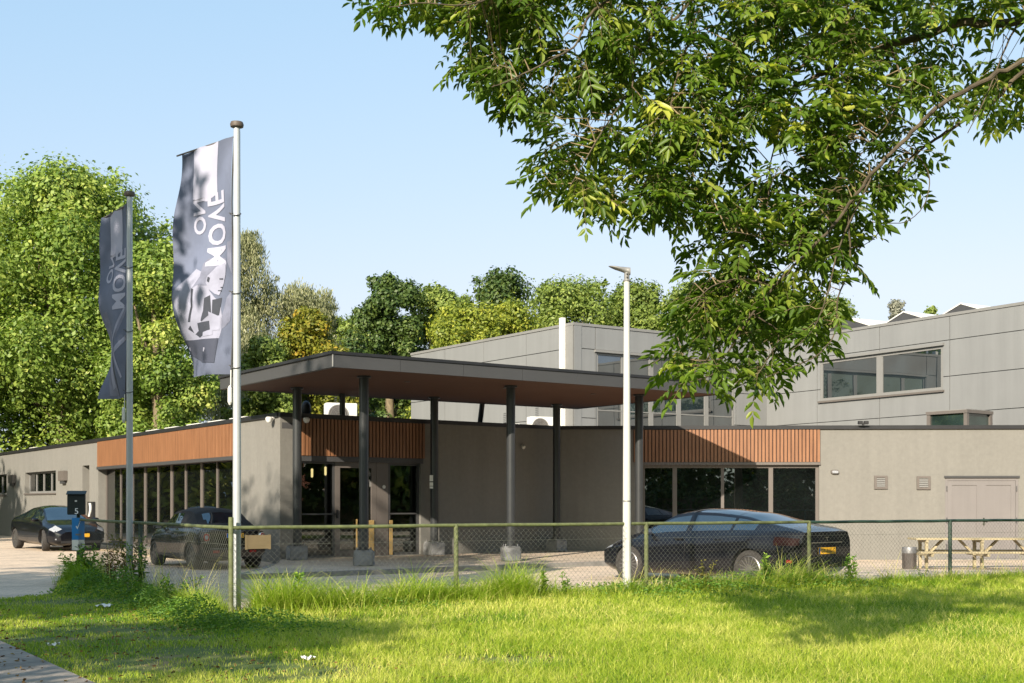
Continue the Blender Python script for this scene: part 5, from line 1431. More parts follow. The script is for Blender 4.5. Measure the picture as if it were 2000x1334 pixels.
def ground_leaves(name, areas, label):
    VV, QQ, AA, b = [], [], [], 0
    for (px, py, rx, ry, n, hmax, ln) in areas:
        Y = (EYE - .08) * F / (py - HZ); c = P(px, py, Y)
        x = c.x + rng.normal(0, rx, n); y = c.y + rng.normal(0, ry, n)
        e = np.exp(-(((x - c.x) / rx) ** 2 + ((y - c.y) / ry) ** 2) * .35)
        z = lawn_z(x, y) + hmax * e * rng.random(n) ** .7 + .01
        a = unit(np.stack([rng.normal(size=n), rng.normal(size=n), rng.normal(.25, .35, n)], 1)); s_, m = rand_frames(n, a)
        m = unit(m + np.array([0, 0, .8])); s_ = unit(np.cross(a, m))
        V, Q = leaf_quads(np.stack([x, y, z], 1), a, s_, ln * (.6 + .8 * rng.random(n)), ln * .42 * (.7 + .6 * rng.random(n)), .25, m)
        VV.append(V); QQ.append(Q + b); b += len(V); AA.append(np.repeat(np.clip(rng.normal(.45, .22, n) , 0, 1), 6))
    o = link(name, fast_mesh(name, np.concatenate(VV), np.concatenate(QQ), None, np.concatenate(AA), [M['weed']]))
    return tag(o, label, 'undergrowth', kind='stuff')
ground_leaves('undergrowth', [(1180, 1165, .9, .30, 1500, .20, .05), (1330, 1160, .9, .30, 2000, .26, .055), (1470, 1152, .8, .30, 1800, .30, .055), (1560, 1150, .9, .30, 1100, .25, .055),
    (345, 1195, .20, .5, 1000, .24, .045), (295, 1180, .20, .4, 1100, .32, .045), (385, 1215, .20, .25, 1000, .40, .04), (430, 1222, .22, .2, 900, .22, .04), (510, 1212, .45, .25, 1000, .2, .045),
    (175, 1148, .22, .55, 1300, .36, .055), (235, 1165, .22, .5, 1200, .50, .05), (560, 1228, .6, .35, 900, .12, .04), (900, 1175, 1.0, .4, 900, .12, .045), (700, 1188, .9, .3, 800, .16, .045)], 'low leafy weeds spreading along the foot of the fence')
M['weed_red'] = leaf_mat('rusty seed heads', (.07, .035, .015), (.13, .06, .025), (.22, .13, .05), .25, .8, .2)
M['weed_seed'] = leaf_mat('olive seed heads', (.09, .095, .02), (.16, .15, .04), (.26, .22, .08), .3, .8, .2)
def weed(px, depth_t, run, h, nleaf, ln, mat, label, spread=.09, dense=1.0, nst=3):
    a, b = (FA, FB) if run == 'l' else (FB, FC)
    c = a.lerp(b, depth_t); u = (b - a).normalized(); nr = Vector((u.y, -u.x)) * (.10 if run == 'r' else .14); c = c + nr
    t = empty('weed_plant', (c.x, c.y, float(lawn_z(np.array([c.x]), np.array([c.y]))[0]) - .01), 0, label, 'weed', 'tall weeds at the fence')
    m = MB(); VV, QQ, AA, bb = [], [], [], 0
    for k in range(nst):
        top = Vector((random.uniform(-1, 1) * spread * 1.8, random.uniform(-1, 1) * spread, h * random.uniform(.72, 1.0)))
        mid = top * .5 + Vector((random.uniform(-.03, .03), random.uniform(-.03, .03), 0)); base = Vector((random.uniform(-.04, .04), random.uniform(-.04, .04), 0))
        m.tube([base, mid, top], [.006, .005, .0025], 5)
        n = int(nleaf / nst)
        f = .12 + .88 * rng.random(n) ** .8
        pts = np.array([base.lerp(mid, min(1, 2 * q)) if q < .5 else mid.lerp(top, 2 * q - 1) for q in f])
        ax = unit(np.stack([rng.normal(size=n), rng.normal(size=n), rng.normal(.35, .4, n)], 1)); s_, mm = rand_frames(n, ax)
        mm = unit(mm + np.array([0, 0, .6])); s_ = unit(np.cross(ax, mm))
        V, Q = leaf_quads(pts + rng.normal(0, .012 * dense, (n, 3)), ax, s_, ln * (1.15 - .6 * f) * (.7 + .6 * rng.random(n)), ln * .36 * (1.1 - .5 * f), .2, mm)
        VV.append(V); QQ.append(Q + bb); bb += len(V); AA.append(np.repeat(np.clip(rng.normal(.5, .25, n), 0, 1), 6))
    m.build('stem', M['weed_seed'], t)
    link('leaves', fast_mesh('leaves', np.concatenate(VV), np.concatenate(QQ), None, np.concatenate(AA), [M[mat]]), t)
weed(268, .47, 'l', 1.28, 420, .085, 'weed_seed', 'tall olive seeding weed covering the middle post of the left fence run', .14, 3, 5)
weed(262, .53, 'l', .95, 260, .10, 'weed', 'green leafy weed below the olive seeding one at the middle fence post', .12, 2, 4)
weed(232, .36, 'l', .95, 360, .06, 'weed_red', 'rust-brown dock weed between the mailbox post and the olive weed', .13, 3, 5)
weed(200, .20, 'l', .75, 300, .12, 'weed', 'bushy green weed to the right of the mailbox post', .18, 2, 5)
weed(145, .02, 'l', .60, 280, .12, 'weed', 'bushy green weed at the foot of the mailbox post', .2, 2, 5)
weed(345, .80, 'l', .45, 200, .10, 'weed', 'low nettle clump half way to the flagpole corner', .18, 2, 4)
weed(540, .05, 'r', .62, 60, .13, 'weed', 'single pale-green stalk with drooping leaves right of the brown board', .03, 1, 1)
weed(1050, .265, 'r', .50, 90, .09, 'weed', 'leafy upright weed in the sunlit gap before the lamp post', .04, 1, 2)
weed(1090, .283, 'r', .42, 80, .08, 'weed', 'smaller upright weed next to the leafy one before the lamp post', .05, 1, 2)
weed(1410, .43, 'r', .55, 120, .09, 'weed_seed', 'dry seeding weed in front of the black car door', .14, 2, 4)
weed(1510, .50, 'r', .62, 120, .11, 'weed', 'green stalk weed in front of the black car tail', .07, 1, 2)
weed(1640, .60, 'r', .55, 110, .11, 'weed', 'green leafy weed below the yellow plate of the black car', .07, 1, 2)
weed(1770, .70, 'r', .34, 60, .07, 'weed', 'small weed in front of the litter bin', .06, 1, 2)

# ------------------------------------------------------------------ trees
def crown_mesh(name, blobs, n, size, mat, seed, outward=1.0, up=.25, aspect=.62, base=.42, var=.17, droop=0.0):
    """many leaf clumps spread through the crown's blobs: blobs (k,4) x, y, z, r"""
    r = np.random.default_rng(seed)
    B_ = np.asarray(blobs, float); cen0 = B_[:, :3].mean(0)
    wgt = B_[:, 3] ** 2; ci = r.choice(len(B_), n, p=wgt / wgt.sum())
    d = unit(r.normal(size=(n, 3)))
    rad = (1 - .5 * r.random(n) ** 3) * (1 + .20 * r.normal(size=n))
    c = B_[ci, :3] + d * (B_[ci, 3] * rad)[:, None]
    if droop: c[:, 2] -= droop * r.random(n) ** 2 * B_[ci, 3]
    nrm = unit(d * outward + np.array([0, 0, up]) + r.normal(size=(n, 3)) * .42)
    t = unit(np.cross(nrm, r.normal(size=(n, 3)))); s_ = np.cross(nrm, t)
    if droop: t = unit(t * .5 + np.array([0, 0, -1.0])); s_ = unit(np.cross(nrm, t))
    L = size * (.55 + .9 * r.random(n)); W = L * aspect * (.8 + .4 * r.random(n))
    V = np.stack([c - t * L[:, None] * .5, c + s_ * W[:, None] * .5 - t * L[:, None] * .05, c + t * L[:, None] * .5 - nrm * L[:, None] * .12, c - s_ * W[:, None] * .5 - t * L[:, None] * .05], 1).reshape(-1, 3)
    Q = np.arange(4 * n).reshape(-1, 4)
    cl = r.normal(0, var * .8, len(B_)); a = np.clip(base + cl[ci] + r.normal(0, var, n), 0, 1)
    return fast_mesh(name, V, Q, None, np.repeat(a, 4), [mat])
def blobs_for(w, h, z0, k, seed, shape='round', rb=(.16, .30), lean=(0, 0)):
    r = np.random.default_rng(seed); out = []
    for i in range(k):
        f = (i + .5) / k; z = z0 + (h - z0) * f
        if shape == 'round': prof = math.sqrt(max(.06, 1 - (2 * f - .85) ** 2 / 1.35))
        elif shape == 'column': prof = .75 * math.sqrt(max(.08, 1 - (2 * f - .9) ** 2 / 1.3)) + .1
        elif shape == 'cone': prof = max(.08, 1 - f) * 1.0
        elif shape == 'egg': prof = .8 + .57 * f if f < .35 else math.sqrt(max(.02, 1 - ((f - .35) / .68) ** 2))
        elif shape == 'wide': prof = math.sqrt(max(.05, 1 - abs(2 * f - 1) ** 3.2))
        else: prof = math.sqrt(max(.05, 1 - (1.25 * f - .25) ** 2)) if f > .2 else .85
        ang = r.random() * 6.283; rr = w * .5 * prof * math.sqrt(r.random()) * .97
        rr *= r.uniform(.85, 1.08)
        br = w * (rb[0] + (rb[1] - rb[0]) * r.random()) * (.65 + .35 * prof)
        bx, by, bz = rr * math.cos(ang) + lean[0] * f, rr * math.sin(ang) + lean[1] * f, min(z, h - br * (1.15 + .5 * r.random() * f))
        out.append((bx, by, bz, br))
        for q in range(2):                      # small outer tufts make the outline uneven
            d = [r.gauss(0, 1), r.gauss(0, 1), r.gauss(.35, .8)] if hasattr(r, 'gauss') else list(r.normal(0, 1, 3) + np.array([0, 0, .35])); L = math.sqrt(sum(e * e for e in d)) + 1e-6
            s_ = br * r.uniform(.9, 1.25); out.append((bx + d[0] / L * s_, by + d[1] / L * s_, min(bz + d[2] / L * s_, h - br * .8), br * r.uniform(.22, .42)))
    return out
def trunk_mb(h, r0, blobs, seed, limbs=7):
    r = random.Random(seed); m = MB()
    pts = [(0, 0, -.4), (r.uniform(-.1, .1), r.uniform(-.1, .1), h * .25), (r.uniform(-.3, .3), r.uniform(-.3, .3), h * .5), (r.uniform(-.3, .3), r.uniform(-.3, .3), h * .8)]
    m.tube(pts, [r0 * 1.25, r0, r0 * .65, r0 * .2], 10)
    for b in r.sample(list(blobs), min(limbs, len(blobs))):
        s = Vector(pts[1]).lerp(Vector(pts[2]), r.random()); e = Vector(b[:3])
        m.tube([s, s.lerp(e, .5) + Vector((0, 0, -.1 * b[3])), e], [r0 * .38, r0 * .25, r0 * .07], 7)
    return m
M['leaf_maple'] = leaf_mat('maple leaves', (0.08, 0.145, 0.022), (0.225, 0.305, 0.055), (0.44, 0.46, 0.11), .30, .5, .35)
M['leaf_oak'] = leaf_mat('oak leaves', (0.033, 0.068, 0.015), (0.083, 0.128, 0.027), (0.180, 0.210, 0.045), .22, .5, .35)
M['leaf_green'] = leaf_mat('broad tree leaves', (0.085, 0.128, 0.024), (0.187, 0.246, 0.048), (0.374, 0.399, 0.102), .25, .5, .3)
M['leaf_yellow'] = leaf_mat('yellowing leaves', (.10, .145, .02), (.24, .275, .035), (.46, .44, .06), .3, .5, .3)
M['leaf_willow'] = leaf_mat('silvery willow leaves', (0.112, 0.128, 0.060), (0.247, 0.255, 0.128), (0.495, 0.465, 0.285), .25, .5, .4)
M['leaf_orange'] = leaf_mat('turning leaves', (0.090, 0.112, 0.015), (0.225, 0.225, 0.027), (0.495, 0.300, 0.038), .3, .5, .3)
M['leaf_pale'] = leaf_mat('pale conifer leaves', (.12, .13, .10), (.24, .24, .19), (.36, .35, .28), .2, .6, .3)
MPX = lambda Y: Y / F
def tree_at(px0, px1, ytop, Y, mat, n, leaf, label, seed, name='leafy_tree', shape='round', k=34, z0=1.5, rb=(.15, .27), group='trees behind the buildings', **kw):
    """crown between two picture columns at a distance, up to a picture row"""
    n, leaf, k, rb = int(n * 2.3), leaf * .54, int(k * 2.0), (rb[0] * .66, rb[1] * .74)
    w = (px1 - px0) * MPX(Y); h = EYE + (HZ - ytop) * MPX(Y); x = ((px0 + px1) / 2 - 1000) * MPX(Y)
    t = empty(name, (x, Y, 0), 0, label, 'tree', group)
    bl = blobs_for(w, h, z0, k, seed, shape, rb)
    link('crown', crown_mesh('crown', bl, n, leaf, M[mat], seed + 1, **kw), t)
    trunk_mb(h, .022 * h + .05, bl, seed).build('trunk', M['bark'], t, smooth=True)
    return t, bl
tree_at(-100, 352, 318, 64, 'leaf_maple', 70000, .38, 'huge bright green maple filling the left, behind the rear banner', 11, 'maple_tree', 'egg', k=85, rb=(.14, .25), up=.4)
tree_at(205, 415, 465, 58, 'leaf_maple', 26000, .32, 'bright green maple spilling over the roof between the two banners', 12, 'maple_tree', 'egg', k=46, rb=(.16, .27), up=.4)
tree_at(-280, 30, 425, 66, 'leaf_maple', 24000, .38, 'bright green maple cut by the left edge of the picture', 13, 'maple_tree', 'egg', k=40)
tree_at(375, 560, 445, 82, 'leaf_willow', 32000, .42, 'tall silvery willow right of the front banner', 14, 'willow_tree', 'egg', k=50, rb=(.14, .24), droop=.8, aspect=.25)
tree_at(490, 680, 552, 84, 'leaf_willow', 24000, .42, 'shorter pale willow between the tall willow and the dark oak', 15, 'willow_tree', 'egg', k=38, droop=.7, aspect=.28)
tree_at(525, 690, 596, 66, 'leaf_orange', 18000, .34, 'small tree turning orange above the left end of the canopy', 16, 'turning_tree', k=30)
tree_at(440, 590, 655, 64, 'leaf_green', 13000, .34, 'rounded green tree right behind the canopy corner', 17, k=26)
tree_at(625, 760, 640, 72, 'leaf_oak', 12000, .34, 'small dark pointed tree in the gap left of the dark oak', 18, shape='cone', k=26)
tree_at(682, 840, 532, 84, 'leaf_oak', 24000, .42, 'tall dark green oak standing over the canopy', 19, 'oak_tree', 'egg', k=40, rb=(.16, .26))
tree_at(760, 925, 552, 88, 'leaf_green', 22000, .42, 'grey-green tree right of the dark oak', 20, shape='egg', k=36)
tree_at(800, 1020, 588, 74, 'leaf_yellow', 24000, .34, 'yellow-green tree above the left face of the hall', 21, 'yellowing_tree', 'egg', k=40, z0=2)
tree_at(915, 1120, 582, 76, 'leaf_yellow', 22000, .34, 'yellow-green tree just left of the hall corner', 22, 'yellowing_tree', 'egg', k=38, z0=2)
tree_at(890, 1070, 518, 104, 'leaf_oak', 20000, .48, 'dark green tree peaking above the yellow-green ones', 23, 'oak_tree', 'egg', k=34)
tree_at(1010, 1230, 536, 96, 'leaf_green', 26000, .45, 'rounded mid-green tree left of the lamp post', 24, shape='egg', k=38, z0=4)
tree_at(1150, 1345, 545, 97, 'leaf_green', 24000, .45, 'rounded mid-green tree right of the lamp head', 25, shape='egg', k=36, z0=4)
tree_at(1270, 1470, 542, 93, 'leaf_green', 20000, .45, 'mid-green tree behind the tip of the overhanging branch', 26, shape='egg', k=34, z0=4)
tree_at(1400, 1590, 555, 95, 'leaf_oak', 17000, .45, 'dark tree behind the overhanging leaves', 27, shape='wide', k=30, z0=4)
tree_at(1530, 1708, 575, 94, 'leaf_green', 19000, .45, 'mid-green tree above the hall roof right of the overhanging leaves', 28, shape='wide', k=32, z0=4)
tree_at(1700, 1800, 582, 118, 'leaf_pale', 8000, .5, 'pale conifer poking over the hall roof', 29, 'conifer', shape='cone', k=30, z0=5)
tree_at(1785, 1860, 594, 120, 'leaf_green', 5000, .5, 'small green treetop between the gabled rooflights', 30, k=18, z0=5)
tree_at(1850, 1970, 602, 120, 'leaf_green', 6000, .5, 'low treetop over the hall roof near the right edge', 31, k=18, z0=5)
for i, (a, b, y, mt, lab) in enumerate(((610, 760, 610, 'leaf_green', 'distant green tree seen in the dip right of the turning tree'), (830, 960, 572, 'leaf_green', 'distant green tree in the dip right of the grey-green one'), (1040, 1120, 555, 'leaf_oak', 'distant dark tree between the two rounded ones'), (1310, 1420, 575, 'leaf_oak', 'distant dark tree in the dip by the lamp head'), (560, 660, 590, 'leaf_willow', 'distant pale tree behind the turning one'))):
    tree_at(a, b, y, 116, mt, 12000, .5, lab, 60 + 2 * i, shape='wide', k=26, z0=4)
# trees across the street and along the sides: they shade the lawn and stand in the window reflections
def street_tree(x, y, w, h, mat, n, leaf, label, seed, z0=3.0, k=34, **kw):
    t = empty('street_tree', (x, y, 0), 0, label, 'tree', 'trees round the car park and across the street')
    bl = blobs_for(w, h, z0, k, seed, 'round', (.14, .24))
    link('crown', crown_mesh('crown', bl, n, leaf, M[mat], seed + 1, **kw), t)
    trunk_mb(h, .02 * h + .08, bl, seed).build('trunk', M['bark'], t, smooth=True)
# trees out of frame
street_tree(-15.5, 5.5, 10, 16, 'leaf_oak', 15000, .34, 'leafy tree left of the camera that shades the driveway', 41, 3.5)
street_tree(-11.9, 9.0, 8, 11.2, 'leaf_oak', 11000, .30, 'leafy tree close on the left that shades the flags and the weeds', 42, 2.6)
street_tree(-9.4, 1.6, 6.0, 8.0, 'leaf_green', 5200, .26, 'low airy tree left of the camera dappling the mown lawn', 44, 2.2, 22)
for i, (x, y, w, h, mt) in enumerate(((-32, 57, 10, 11, 'leaf_yellow'), (-39, 63, 10, 12, 'leaf_maple'), (-45, 72, 11, 12, 'leaf_oak'), (-52, 80, 12, 13, 'leaf_yellow'), (-34, 35, 12, 15, 'leaf_yellow'), (-41, 50, 13, 16, 'leaf_maple'), (-37, 20, 11, 13, 'leaf_green'), (27, 12, 11, 15, 'leaf_oak'), (34, 22, 12, 15, 'leaf_green'), (24, -4, 11, 15, 'leaf_oak'),
                                      (-9, -31, 12, 13, 'leaf_oak'), (4, -34, 13, 13, 'leaf_green'), (16, -33, 14, 14, 'leaf_oak'), (29, -28, 14, 15, 'leaf_green'), (-24, -27, 13, 14, 'leaf_oak'))):  # right-hand and rear heights raised to block sky light from the entrance wall
    lab = ['yellowing tree off the left end of the building', 'bright maple behind the yellowing one at the left end', 'dark tree in the row off the left end of the building', 'last yellow tree of the row off the left end', 'yellowing tree far left of the car park', 'bright maple beyond the left end of the long building', 'green tree on the left across the driveway', 'dark tree right of the car park', 'green tree right of the car park by the brick house', 'dark tree on the right near the camera',
           'dark tree across the street left of the middle', 'green tree across the street in the middle', 'dark tree across the street right of the middle', 'green tree at the right end of the street row', 'dark tree at the left end of the street row'][i]
    street_tree(x, y, w, h, mt, 14000, .58, lab, 50 + 3 * i, .6, 36)
def hedge(a, b, h, w, label, seed):  # hedges added out of view to darken what the windows mirror
    a, b = Vector(a), Vector(b); L = (b - a).length; u = (b - a) / L
    t = empty('hedge', (a.x, a.y, 0), math.atan2(u.y, u.x), label, 'hedge'); k = int(L / (w * .55))
    r = random.Random(seed); bl = [(L * (i + .5) / k, r.uniform(-.2, .2), h * r.uniform(.35, .72), w * r.uniform(.42, .55)) for i in range(k)]
    link('foliage', crown_mesh('foliage', bl, int(L * 260), .30, M['leaf_oak'], seed), t)
    m = MB(); m.box(0, L, -.25, .25, -.4, h * .62); m.build('stems', M['bark'], t)
hedge((-45, -25), (48, -23), 3.0, 2.4, 'long dark hedge added out of view behind the camera to darken the window reflections', 91)
hedge((24, -12), (30, 34), 2.6, 2.2, 'dark hedge added out of view at the right to darken the entrance side', 92)
# brick house mirrored in the entrance glass
hs = empty('brick_house', (47, 15, 0), R(10), 'red brick house with pale window frames and tiled roof mirrored in the entrance glass', 'house')
m = MB(); m.box(-5, 5, -8, 8, -.4, 5.6); m.build('wall', M['brick'], hs)
m = MB(); m.hexa([(-5.4, -8.4, 5.6), (0, -8.4, 9.6), (0, 8.4, 9.6), (-5.4, 8.4, 5.6), (-5.4, -8.4, 5.8), (0, -8.4, 9.8), (0, 8.4, 9.8), (-5.4, 8.4, 5.8)]); m.hexa([(5.4, 8.4, 5.6), (0, 8.4, 9.6), (0, -8.4, 9.6), (5.4, -8.4, 5.6), (5.4, 8.4, 5.8), (0, 8.4, 9.8), (0, -8.4, 9.8), (5.4, -8.4, 5.8)])
m.poly([(-5, -8, 5.6), (5, -8, 5.6), (0, -8, 9.6)]); m.poly([(5, 8, 5.6), (-5, 8, 5.6), (0, 8, 9.6)]); m.build('roof', pm('clay roof tile', (.16, .07, .045), .8, var=.3, scale=6), hs)
for y in (-6, -3, 0, 3, 6):
    for z in (.9, 3.5):
        m = MB(); m.box(-5.06, -4.99, y - .8, y + .8, z, z + 1.5); w = m.build('window', M['white'], hs)
        m = MB(); m.box(-5.08, -5.061, y - .7, y + .7, z + .1, z + 1.4); m.build('pane', M['glass'], w)

# ------------------------------------------------------------------ overhanging ash tree
ash = empty('ash_tree', (10.2, 8.0, 0), 0, 'ash tree whose leafy branches hang over the top right of the view', 'tree')
AI = Matrix.Translation(-Vector(ash.location))
def A3(p, Y): return P(p[0], p[1], Y)
def curve(pts, n=8):                            # Catmull-Rom through 3-D points
    pts = [np.array(p) for p in pts]; pts = [2 * pts[0] - pts[1]] + pts + [2 * pts[-1] - pts[-2]]
    out = [catmull(pts[i:i + 4], n) for i in range(len(pts) - 3)]; out.append(pts[-2][None]); return np.concatenate(out)
BR = [  # picture polyline, depth at start / end, radius at start / end
    ([(2090, 20), (1990, 42), (1880, 47), (1790, 72), (1700, 100), (1640, 130), (1560, 165), (1480, 205), (1425, 240), (1398, 290), (1380, 350), (1384, 410)], 7.2, 8.2, .046, .007),
    ([(1800, -60), (1760, -20), (1690, 20), (1640, 60), (1590, 110), (1540, 150), (1480, 195), (1400, 230), (1330, 265)], 7.6, 7.7, .030, .006),
    ([(2090, 85), (2000, 118), (1900, 170), (1830, 210), (1780, 260), (1720, 320), (1680, 370), (1640, 425), (1600, 470), (1550, 520), (1512, 560), (1470, 612), (1440, 660), (1412, 698), (1380, 704), (1335, 700)], 6.9, 7.4, .023, .005),
    ([(2080, 95), (1990, 145), (1950, 190), (1860, 250), (1800, 290), (1760, 330), (1738, 368)], 7.2, 7.6, .022, .006),
    ([(1412, 698), (1392, 730), (1362, 742), (1320, 752)], 7.38, 7.3, .008, .003),
    ([(1655, 410), (1660, 500), (1650, 545), (1635, 590), (1632, 648), (1600, 690), (1560, 712), (1500, 735)], 7.2, 7.1, .009, .004),
    ([(1700, 350), (1640, 480), (1620, 560), (1590, 640), (1540, 690)], 7.2, 6.9, .008, .003),
    ([(1400, -30), (1350, 0), (1320, 35), (1270, 75), (1240, 115), (1235, 170)], 7.5, 7.2, .020, .005),
    ([(1350, 0), (1345, 80), (1322, 150), (1310, 210)], 7.5, 7.2, .012, .005),
    ([(1240, -30), (1180, 5), (1150, 32), (1135, 65), (1120, 92), (1070, 120), (1000, 155), (960, 170)], 7.2, 6.8, .014, .004),
    ([(1040, -40), (960, -5), (900, 10), (825, 6), (760, 14)], 7.0, 6.7, .010, .003),
    ([(1330, 265), (1320, 305), (1290, 340), (1240, 380), (1205, 402)], 7.6, 7.3, .009, .003),
    ([(1235, 170), (1190, 235), (1150, 300), (1110, 370)], 7.3, 7.0, .009, .003),
    ([(1790, 300), (1812, 335), (1814, 372), (1800, 408), (1770, 433), (1735, 436)], 7.3, 7.2, .006, .003),
    ([(1735, 368), (1732, 420), (1710, 462), (1682, 482)], 7.6, 7.5, .006, .003),
    ([(1560, 165), (1530, 230), (1505, 320), (1498, 400), (1470, 470)], 7.7, 7.4, .010, .003),
    ([(1740, 90), (1760, 160), (1740, 230), (1700, 280)], 7.4, 7.2, .010, .003),
    ([(1990, 42), (1960, 100), (1930, 180), (1890, 260)], 7.2, 7.0, .010, .003),
    ([(1600, 470), (1540, 480), (1470, 460), (1420, 450)], 7.3, 7.0, .008, .003),
    ([(1512, 560), (1450, 545), (1390, 560), (1350, 600)], 7.3, 7.0, .008, .003),
    ([(1470, 612), (1520, 650), (1500, 700), (1470, 745)], 7.3, 7.1, .007, .003)]
DK = 1.25
BR = [(p_, a_ * DK, b_ * DK, c_ * .86, d_ * .95) for p_, a_, b_, c_, d_ in BR]
m = MB(); samples = []
for pts, ya, yb, ra, rb_ in BR:
    k = len(pts); p3 = [A3(p, ya + (yb - ya) * i / (k - 1) + .05 * math.sin(i * 2.1)) for i, p in enumerate(pts)]
    c = curve(p3, 6); rr = [ra + (rb_ - ra) * (i / (len(c) - 1)) ** .8 for i in range(len(c))]
    c = c + rng.normal(0, 1, c.shape) * np.array(rr)[:, None] * .25
    m.tube([AI @ Vector(q) for q in c], rr, 8 if ra > .012 else 6); samples.append(c)
for end in (BR[0], BR[2], BR[3], BR[1], BR[7], BR[9], BR[10]):            # limbs leading back to the stem, out of frame
    a = A3(end[0][0], end[1]); b = Vector((10.2, 8.2, 4.0 + .25 * random.random()))
    mid = a.lerp(b, .5) + Vector((0, 0, .45 if a.z > 4.2 else .15))
    m.tube([AI @ Vector(q) for q in curve([a, mid, b], 8)], [end[3] + (.11 - end[3]) * i / 16 for i in range(17)], 8)
m.tube([(0, 0, -.3), (.02, 0, .6), (0, .1, 2.0), (0, .2, 4.2), (-.2, .3, 6.5), (-.3, .2, 9.5)], [.34, .27, .24, .21, .14, .05], 14)
for e in ((-4, 2.8, 9.8), (2, 2, 10.5), (-2, -1.5, 10.8), (1.5, -2, 9.8), (-5, 0.5, 9.0)):
    m.tube([(0, .15, 4.2), (e[0] * .4, e[1] * .4, 6.6), e], [.12, .08, .02], 8)
SAMP = np.concatenate(samples)
MASK = [(735, -140), (742, 25), (770, 42), (830, 46), (862, 66), (880, 52), (900, 92), (918, 122), (912, 150), (945, 192), (962, 208), (1000, 205), (1028, 240), (1052, 268), (1062, 300), (1055, 340), (1050, 392), (1085, 425), (1108, 446), (1150, 432),
        (1190, 455), (1230, 436), (1256, 428), (1290, 436), (1335, 405), (1300, 450), (1335, 478), (1380, 488), (1420, 482), (1398, 505), (1376, 528), (1392, 548), (1350, 562), (1335, 600), (1305, 650), (1292, 682), (1288, 722), (1302, 756), (1340, 784), (1378, 786), (1388, 745),
        (1412, 730), (1428, 770), (1470, 778), (1530, 748), (1568, 700), (1602, 682), (1622, 645), (1636, 600), (1652, 556), (1655, 500), (1682, 478), (1700, 432), (1722, 440), (1738, 420), (1790, 425), (1800, 390), (1775, 350), (1800, 320), (1868, 312), (1930, 318), (1962, 270), (2010, 250), (2110, 250), (2110, -140)]
HOLES = [(1105, 165, 26, 20), (1330, 365, 14, 40), (1560, 318, 50, 22), (1520, 420, 32, 16), (1300, 180, 12, 30), (1650, 235, 25, 14), (1960, 290, 40, 12), (1890, 130, 40, 22), (1990, 190, 40, 25), (1820, 120, 30, 14), (1470, 300, 20, 14), (1345, 520, 30, 18), (1600, 400, 20, 30), (1230, 210, 16, 12), (1420, 390, 16, 20)]
LOW = [(1750, -60), (1790, 60), (2110, 330), (2110, -60)]
def in_mask(x, y):
    ok = inside(MASK, x, y)
    for hx, hy, ra, rb_ in HOLES: ok &= (((x - hx) / ra) ** 2 + ((y - hy) / rb_) ** 2) > 1
    return ok
tips = []
while len(tips) < 610:
    px, py = random.uniform(735, 2100), random.uniform(-95, 760)
    if not in_mask(np.array([px]), np.array([min(py + 40, 790)]))[0]: continue
    if px > 1680 and random.random() < .45: continue
    Y = (7.3 + abs(random.gauss(0, .65)) - .25) * DK; q = np.array(A3((px, py), Y))
    d = np.linalg.norm((SAMP - q) * np.array([1, .55, 1]), axis=1); j = int(d.argmin())
    if d[j] > 1.4: q = SAMP[j] + (q - SAMP[j]) * (1.4 / d[j])
    tips.append((q, SAMP[j]))
extra = 0
while extra < 800:                              # the part of the crown above the picture
    q = np.array([random.uniform(-1.5, 14), random.uniform(4.2, 13.5), random.uniform(6.6, 12.2)])
    if (q[2] - EYE) / q[1] * F < HZ + 120 or ((q[0] - 6.5) / 7.5) ** 2 + ((q[1] - 9) / 4.5) ** 2 + ((q[2] - 8.2) / 3.7) ** 2 > 1: continue
    tips.append((q, q + np.array([.25, 0, -.35]))); extra += 1
rc, rax, rl, rr_ = [], [], [], []
tw = MB()
for q, s in tips:
    v = q - s; L = np.linalg.norm(v)
    if L > .05:
        mid = s + v * .5 + np.array([0, 0, .12 * L]) + rng.normal(0, .03, 3)
        tw.tube([AI @ Vector(s), AI @ Vector(mid), AI @ Vector(q)], [.0045, .0035, .002], 5)
    out = unit((v / (L + 1e-6) + np.array([0, 0, -.15]))[None])[0]
    tint = random.gauss(0, .13)
    for k in range(random.choice((4, 5, 5, 6))):
        a = rng.normal(0, 1, 3) * np.array([1, 1, .55]) + out * .9 + np.array([0, 0, -.30]); a /= np.linalg.norm(a)
        rc.append(q - out * .10 * random.random() + rng.normal(0, .02, 3)); rax.append(a); rl.append(random.uniform(.19, .29)); rr_.append(.42 + tint + random.gauss(0, .10) + (.4 if random.random() < .04 else 0))
m.v += [tuple(v) for v in []]
m.build('trunk', M['bark_ash'], ash, smooth=True, label='grey-brown trunk and lichen-flecked limbs')
rc, rax, rl, rr_ = np.array(rc), np.array(rax), np.array(rl), np.array(rr_)
n = len(rc)
for i in range(n):
    e = rc[i] + rax[i] * rl[i] + np.array([0, 0, -.18 * rl[i]])
    mid = rc[i] + rax[i] * rl[i] * .5
    tw.tube([AI @ Vector(rc[i]), AI @ Vector(mid), AI @ Vector(e)], [.0016, .0013, .0008], 3, caps=False)
tw.build('twig', M['twig'], ash)
sd = unit(np.cross(rax, np.array([0, 0, 1.0]) + rng.normal(0, .35, (n, 3)))); up = unit(np.cross(sd, rax)); up *= np.sign(up[:, 2:3] + 1e-6); sd = np.cross(rax, up)
C_, A_, L_, W_, R_ = [], [], [], [], []
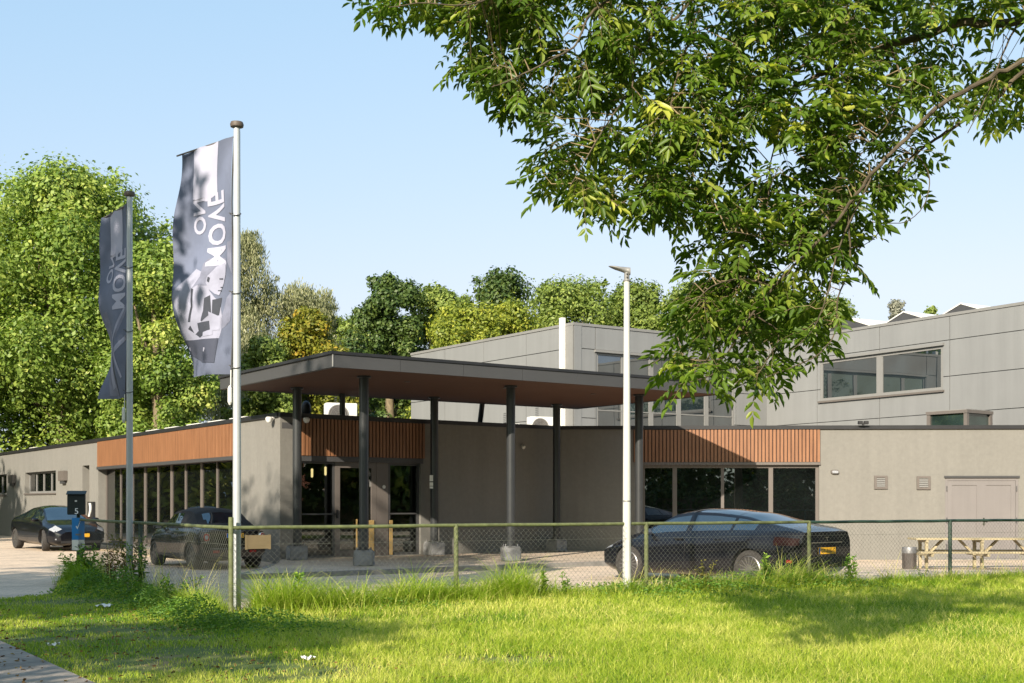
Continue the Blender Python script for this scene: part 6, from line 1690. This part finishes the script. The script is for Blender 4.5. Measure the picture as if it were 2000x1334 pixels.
for f, fac in ((.28, .75), (.50, .95), (.72, 1.0), (.92, .9)):
    for sg in (1, -1):
        p = rc + rax * (rl * f)[:, None] - np.array([0, 0, 1.0]) * (rl * .18 * f * f)[:, None]
        a = unit(rax * .62 + sd * sg * .9 + np.array([0, 0, -.34]) + rng.normal(0, .13, (n, 3)))
        C_.append(p); A_.append(a); L_.append(.092 * fac * (.8 + .4 * rng.random(n))); R_.append(rr_)
p = rc + rax * rl[:, None] - np.array([0, 0, 1.0]) * (rl * .18)[:, None]
C_.append(p); A_.append(unit(rax + np.array([0, 0, -.3]) + rng.normal(0, .1, (n, 3)))); L_.append(.096 * (.8 + .4 * rng.random(n))); R_.append(rr_)
C_, A_, L_, R_ = np.concatenate(C_), np.concatenate(A_), np.concatenate(L_), np.concatenate(R_)
nn_ = np.tile(up, (9, 1)) + rng.normal(0, .30, (len(C_), 3)); S_ = unit(np.cross(A_, nn_)); N_ = np.cross(S_, A_)
L_ = L_ * np.tile(np.clip(rng.normal(1.0, .2, n), .6, 1.45), 9)
V, Q = leaf_quads(C_, A_, S_, L_, L_ * (.30 + .08 * rng.random(len(L_))), .30, N_)
V = V - np.array(ash.location)
M['leaf_ash'] = leaf_mat('ash leaflets', (.042, .088, .011), (.125, .20, .021), (.46, .48, .08), .43, .42, .45)
link('crown', fast_mesh('crown', V, Q, None, np.repeat(np.clip(R_ + rng.normal(0, .10, len(R_)), 0, 1), 6), [M['leaf_ash']]), ash, 'hanging sprays of dark green pinnate leaves')

# ------------------------------------------------------------------ fallen leaves on the lawn and path
n = 900
Yl = 8.5 + 9 * rng.random(n) ** 1.3; Xl = -.42 * Yl + rng.random(n) ** 1.4 * 6.0
ok = inside(LAWN, Xl, Yl) | inside(PATH, Xl, Yl); Xl, Yl = Xl[ok], Yl[ok]; n = len(Xl)
zl = np.where(inside(PATH, Xl, Yl), .066, lawn_z(Xl, Yl) + .035)
ax = unit(np.stack([rng.normal(size=n), rng.normal(size=n), rng.normal(0, .25, n)], 1)); mm = unit(np.array([0, 0, 1.0]) + rng.normal(0, .35, (n, 3))); sd = unit(np.cross(ax, mm)); mm = np.cross(sd, ax)
V, Q = leaf_quads(np.stack([Xl, Yl, zl], 1), ax, sd, .03 + .035 * rng.random(n), .014 + .016 * rng.random(n), .3, mm)
M['dry_leaf'] = leaf_mat('dry fallen leaves', (.10, .05, .02), (.22, .12, .045), (.42, .30, .11), .15, .8, .2)
tag(link('fallen_leaves', fast_mesh('fallen_leaves', V, Q, None, np.repeat(rng.random(n), 6), [M['dry_leaf']])), 'brown fallen leaves scattered over the mown lawn and path', 'leaves', kind='stuff')
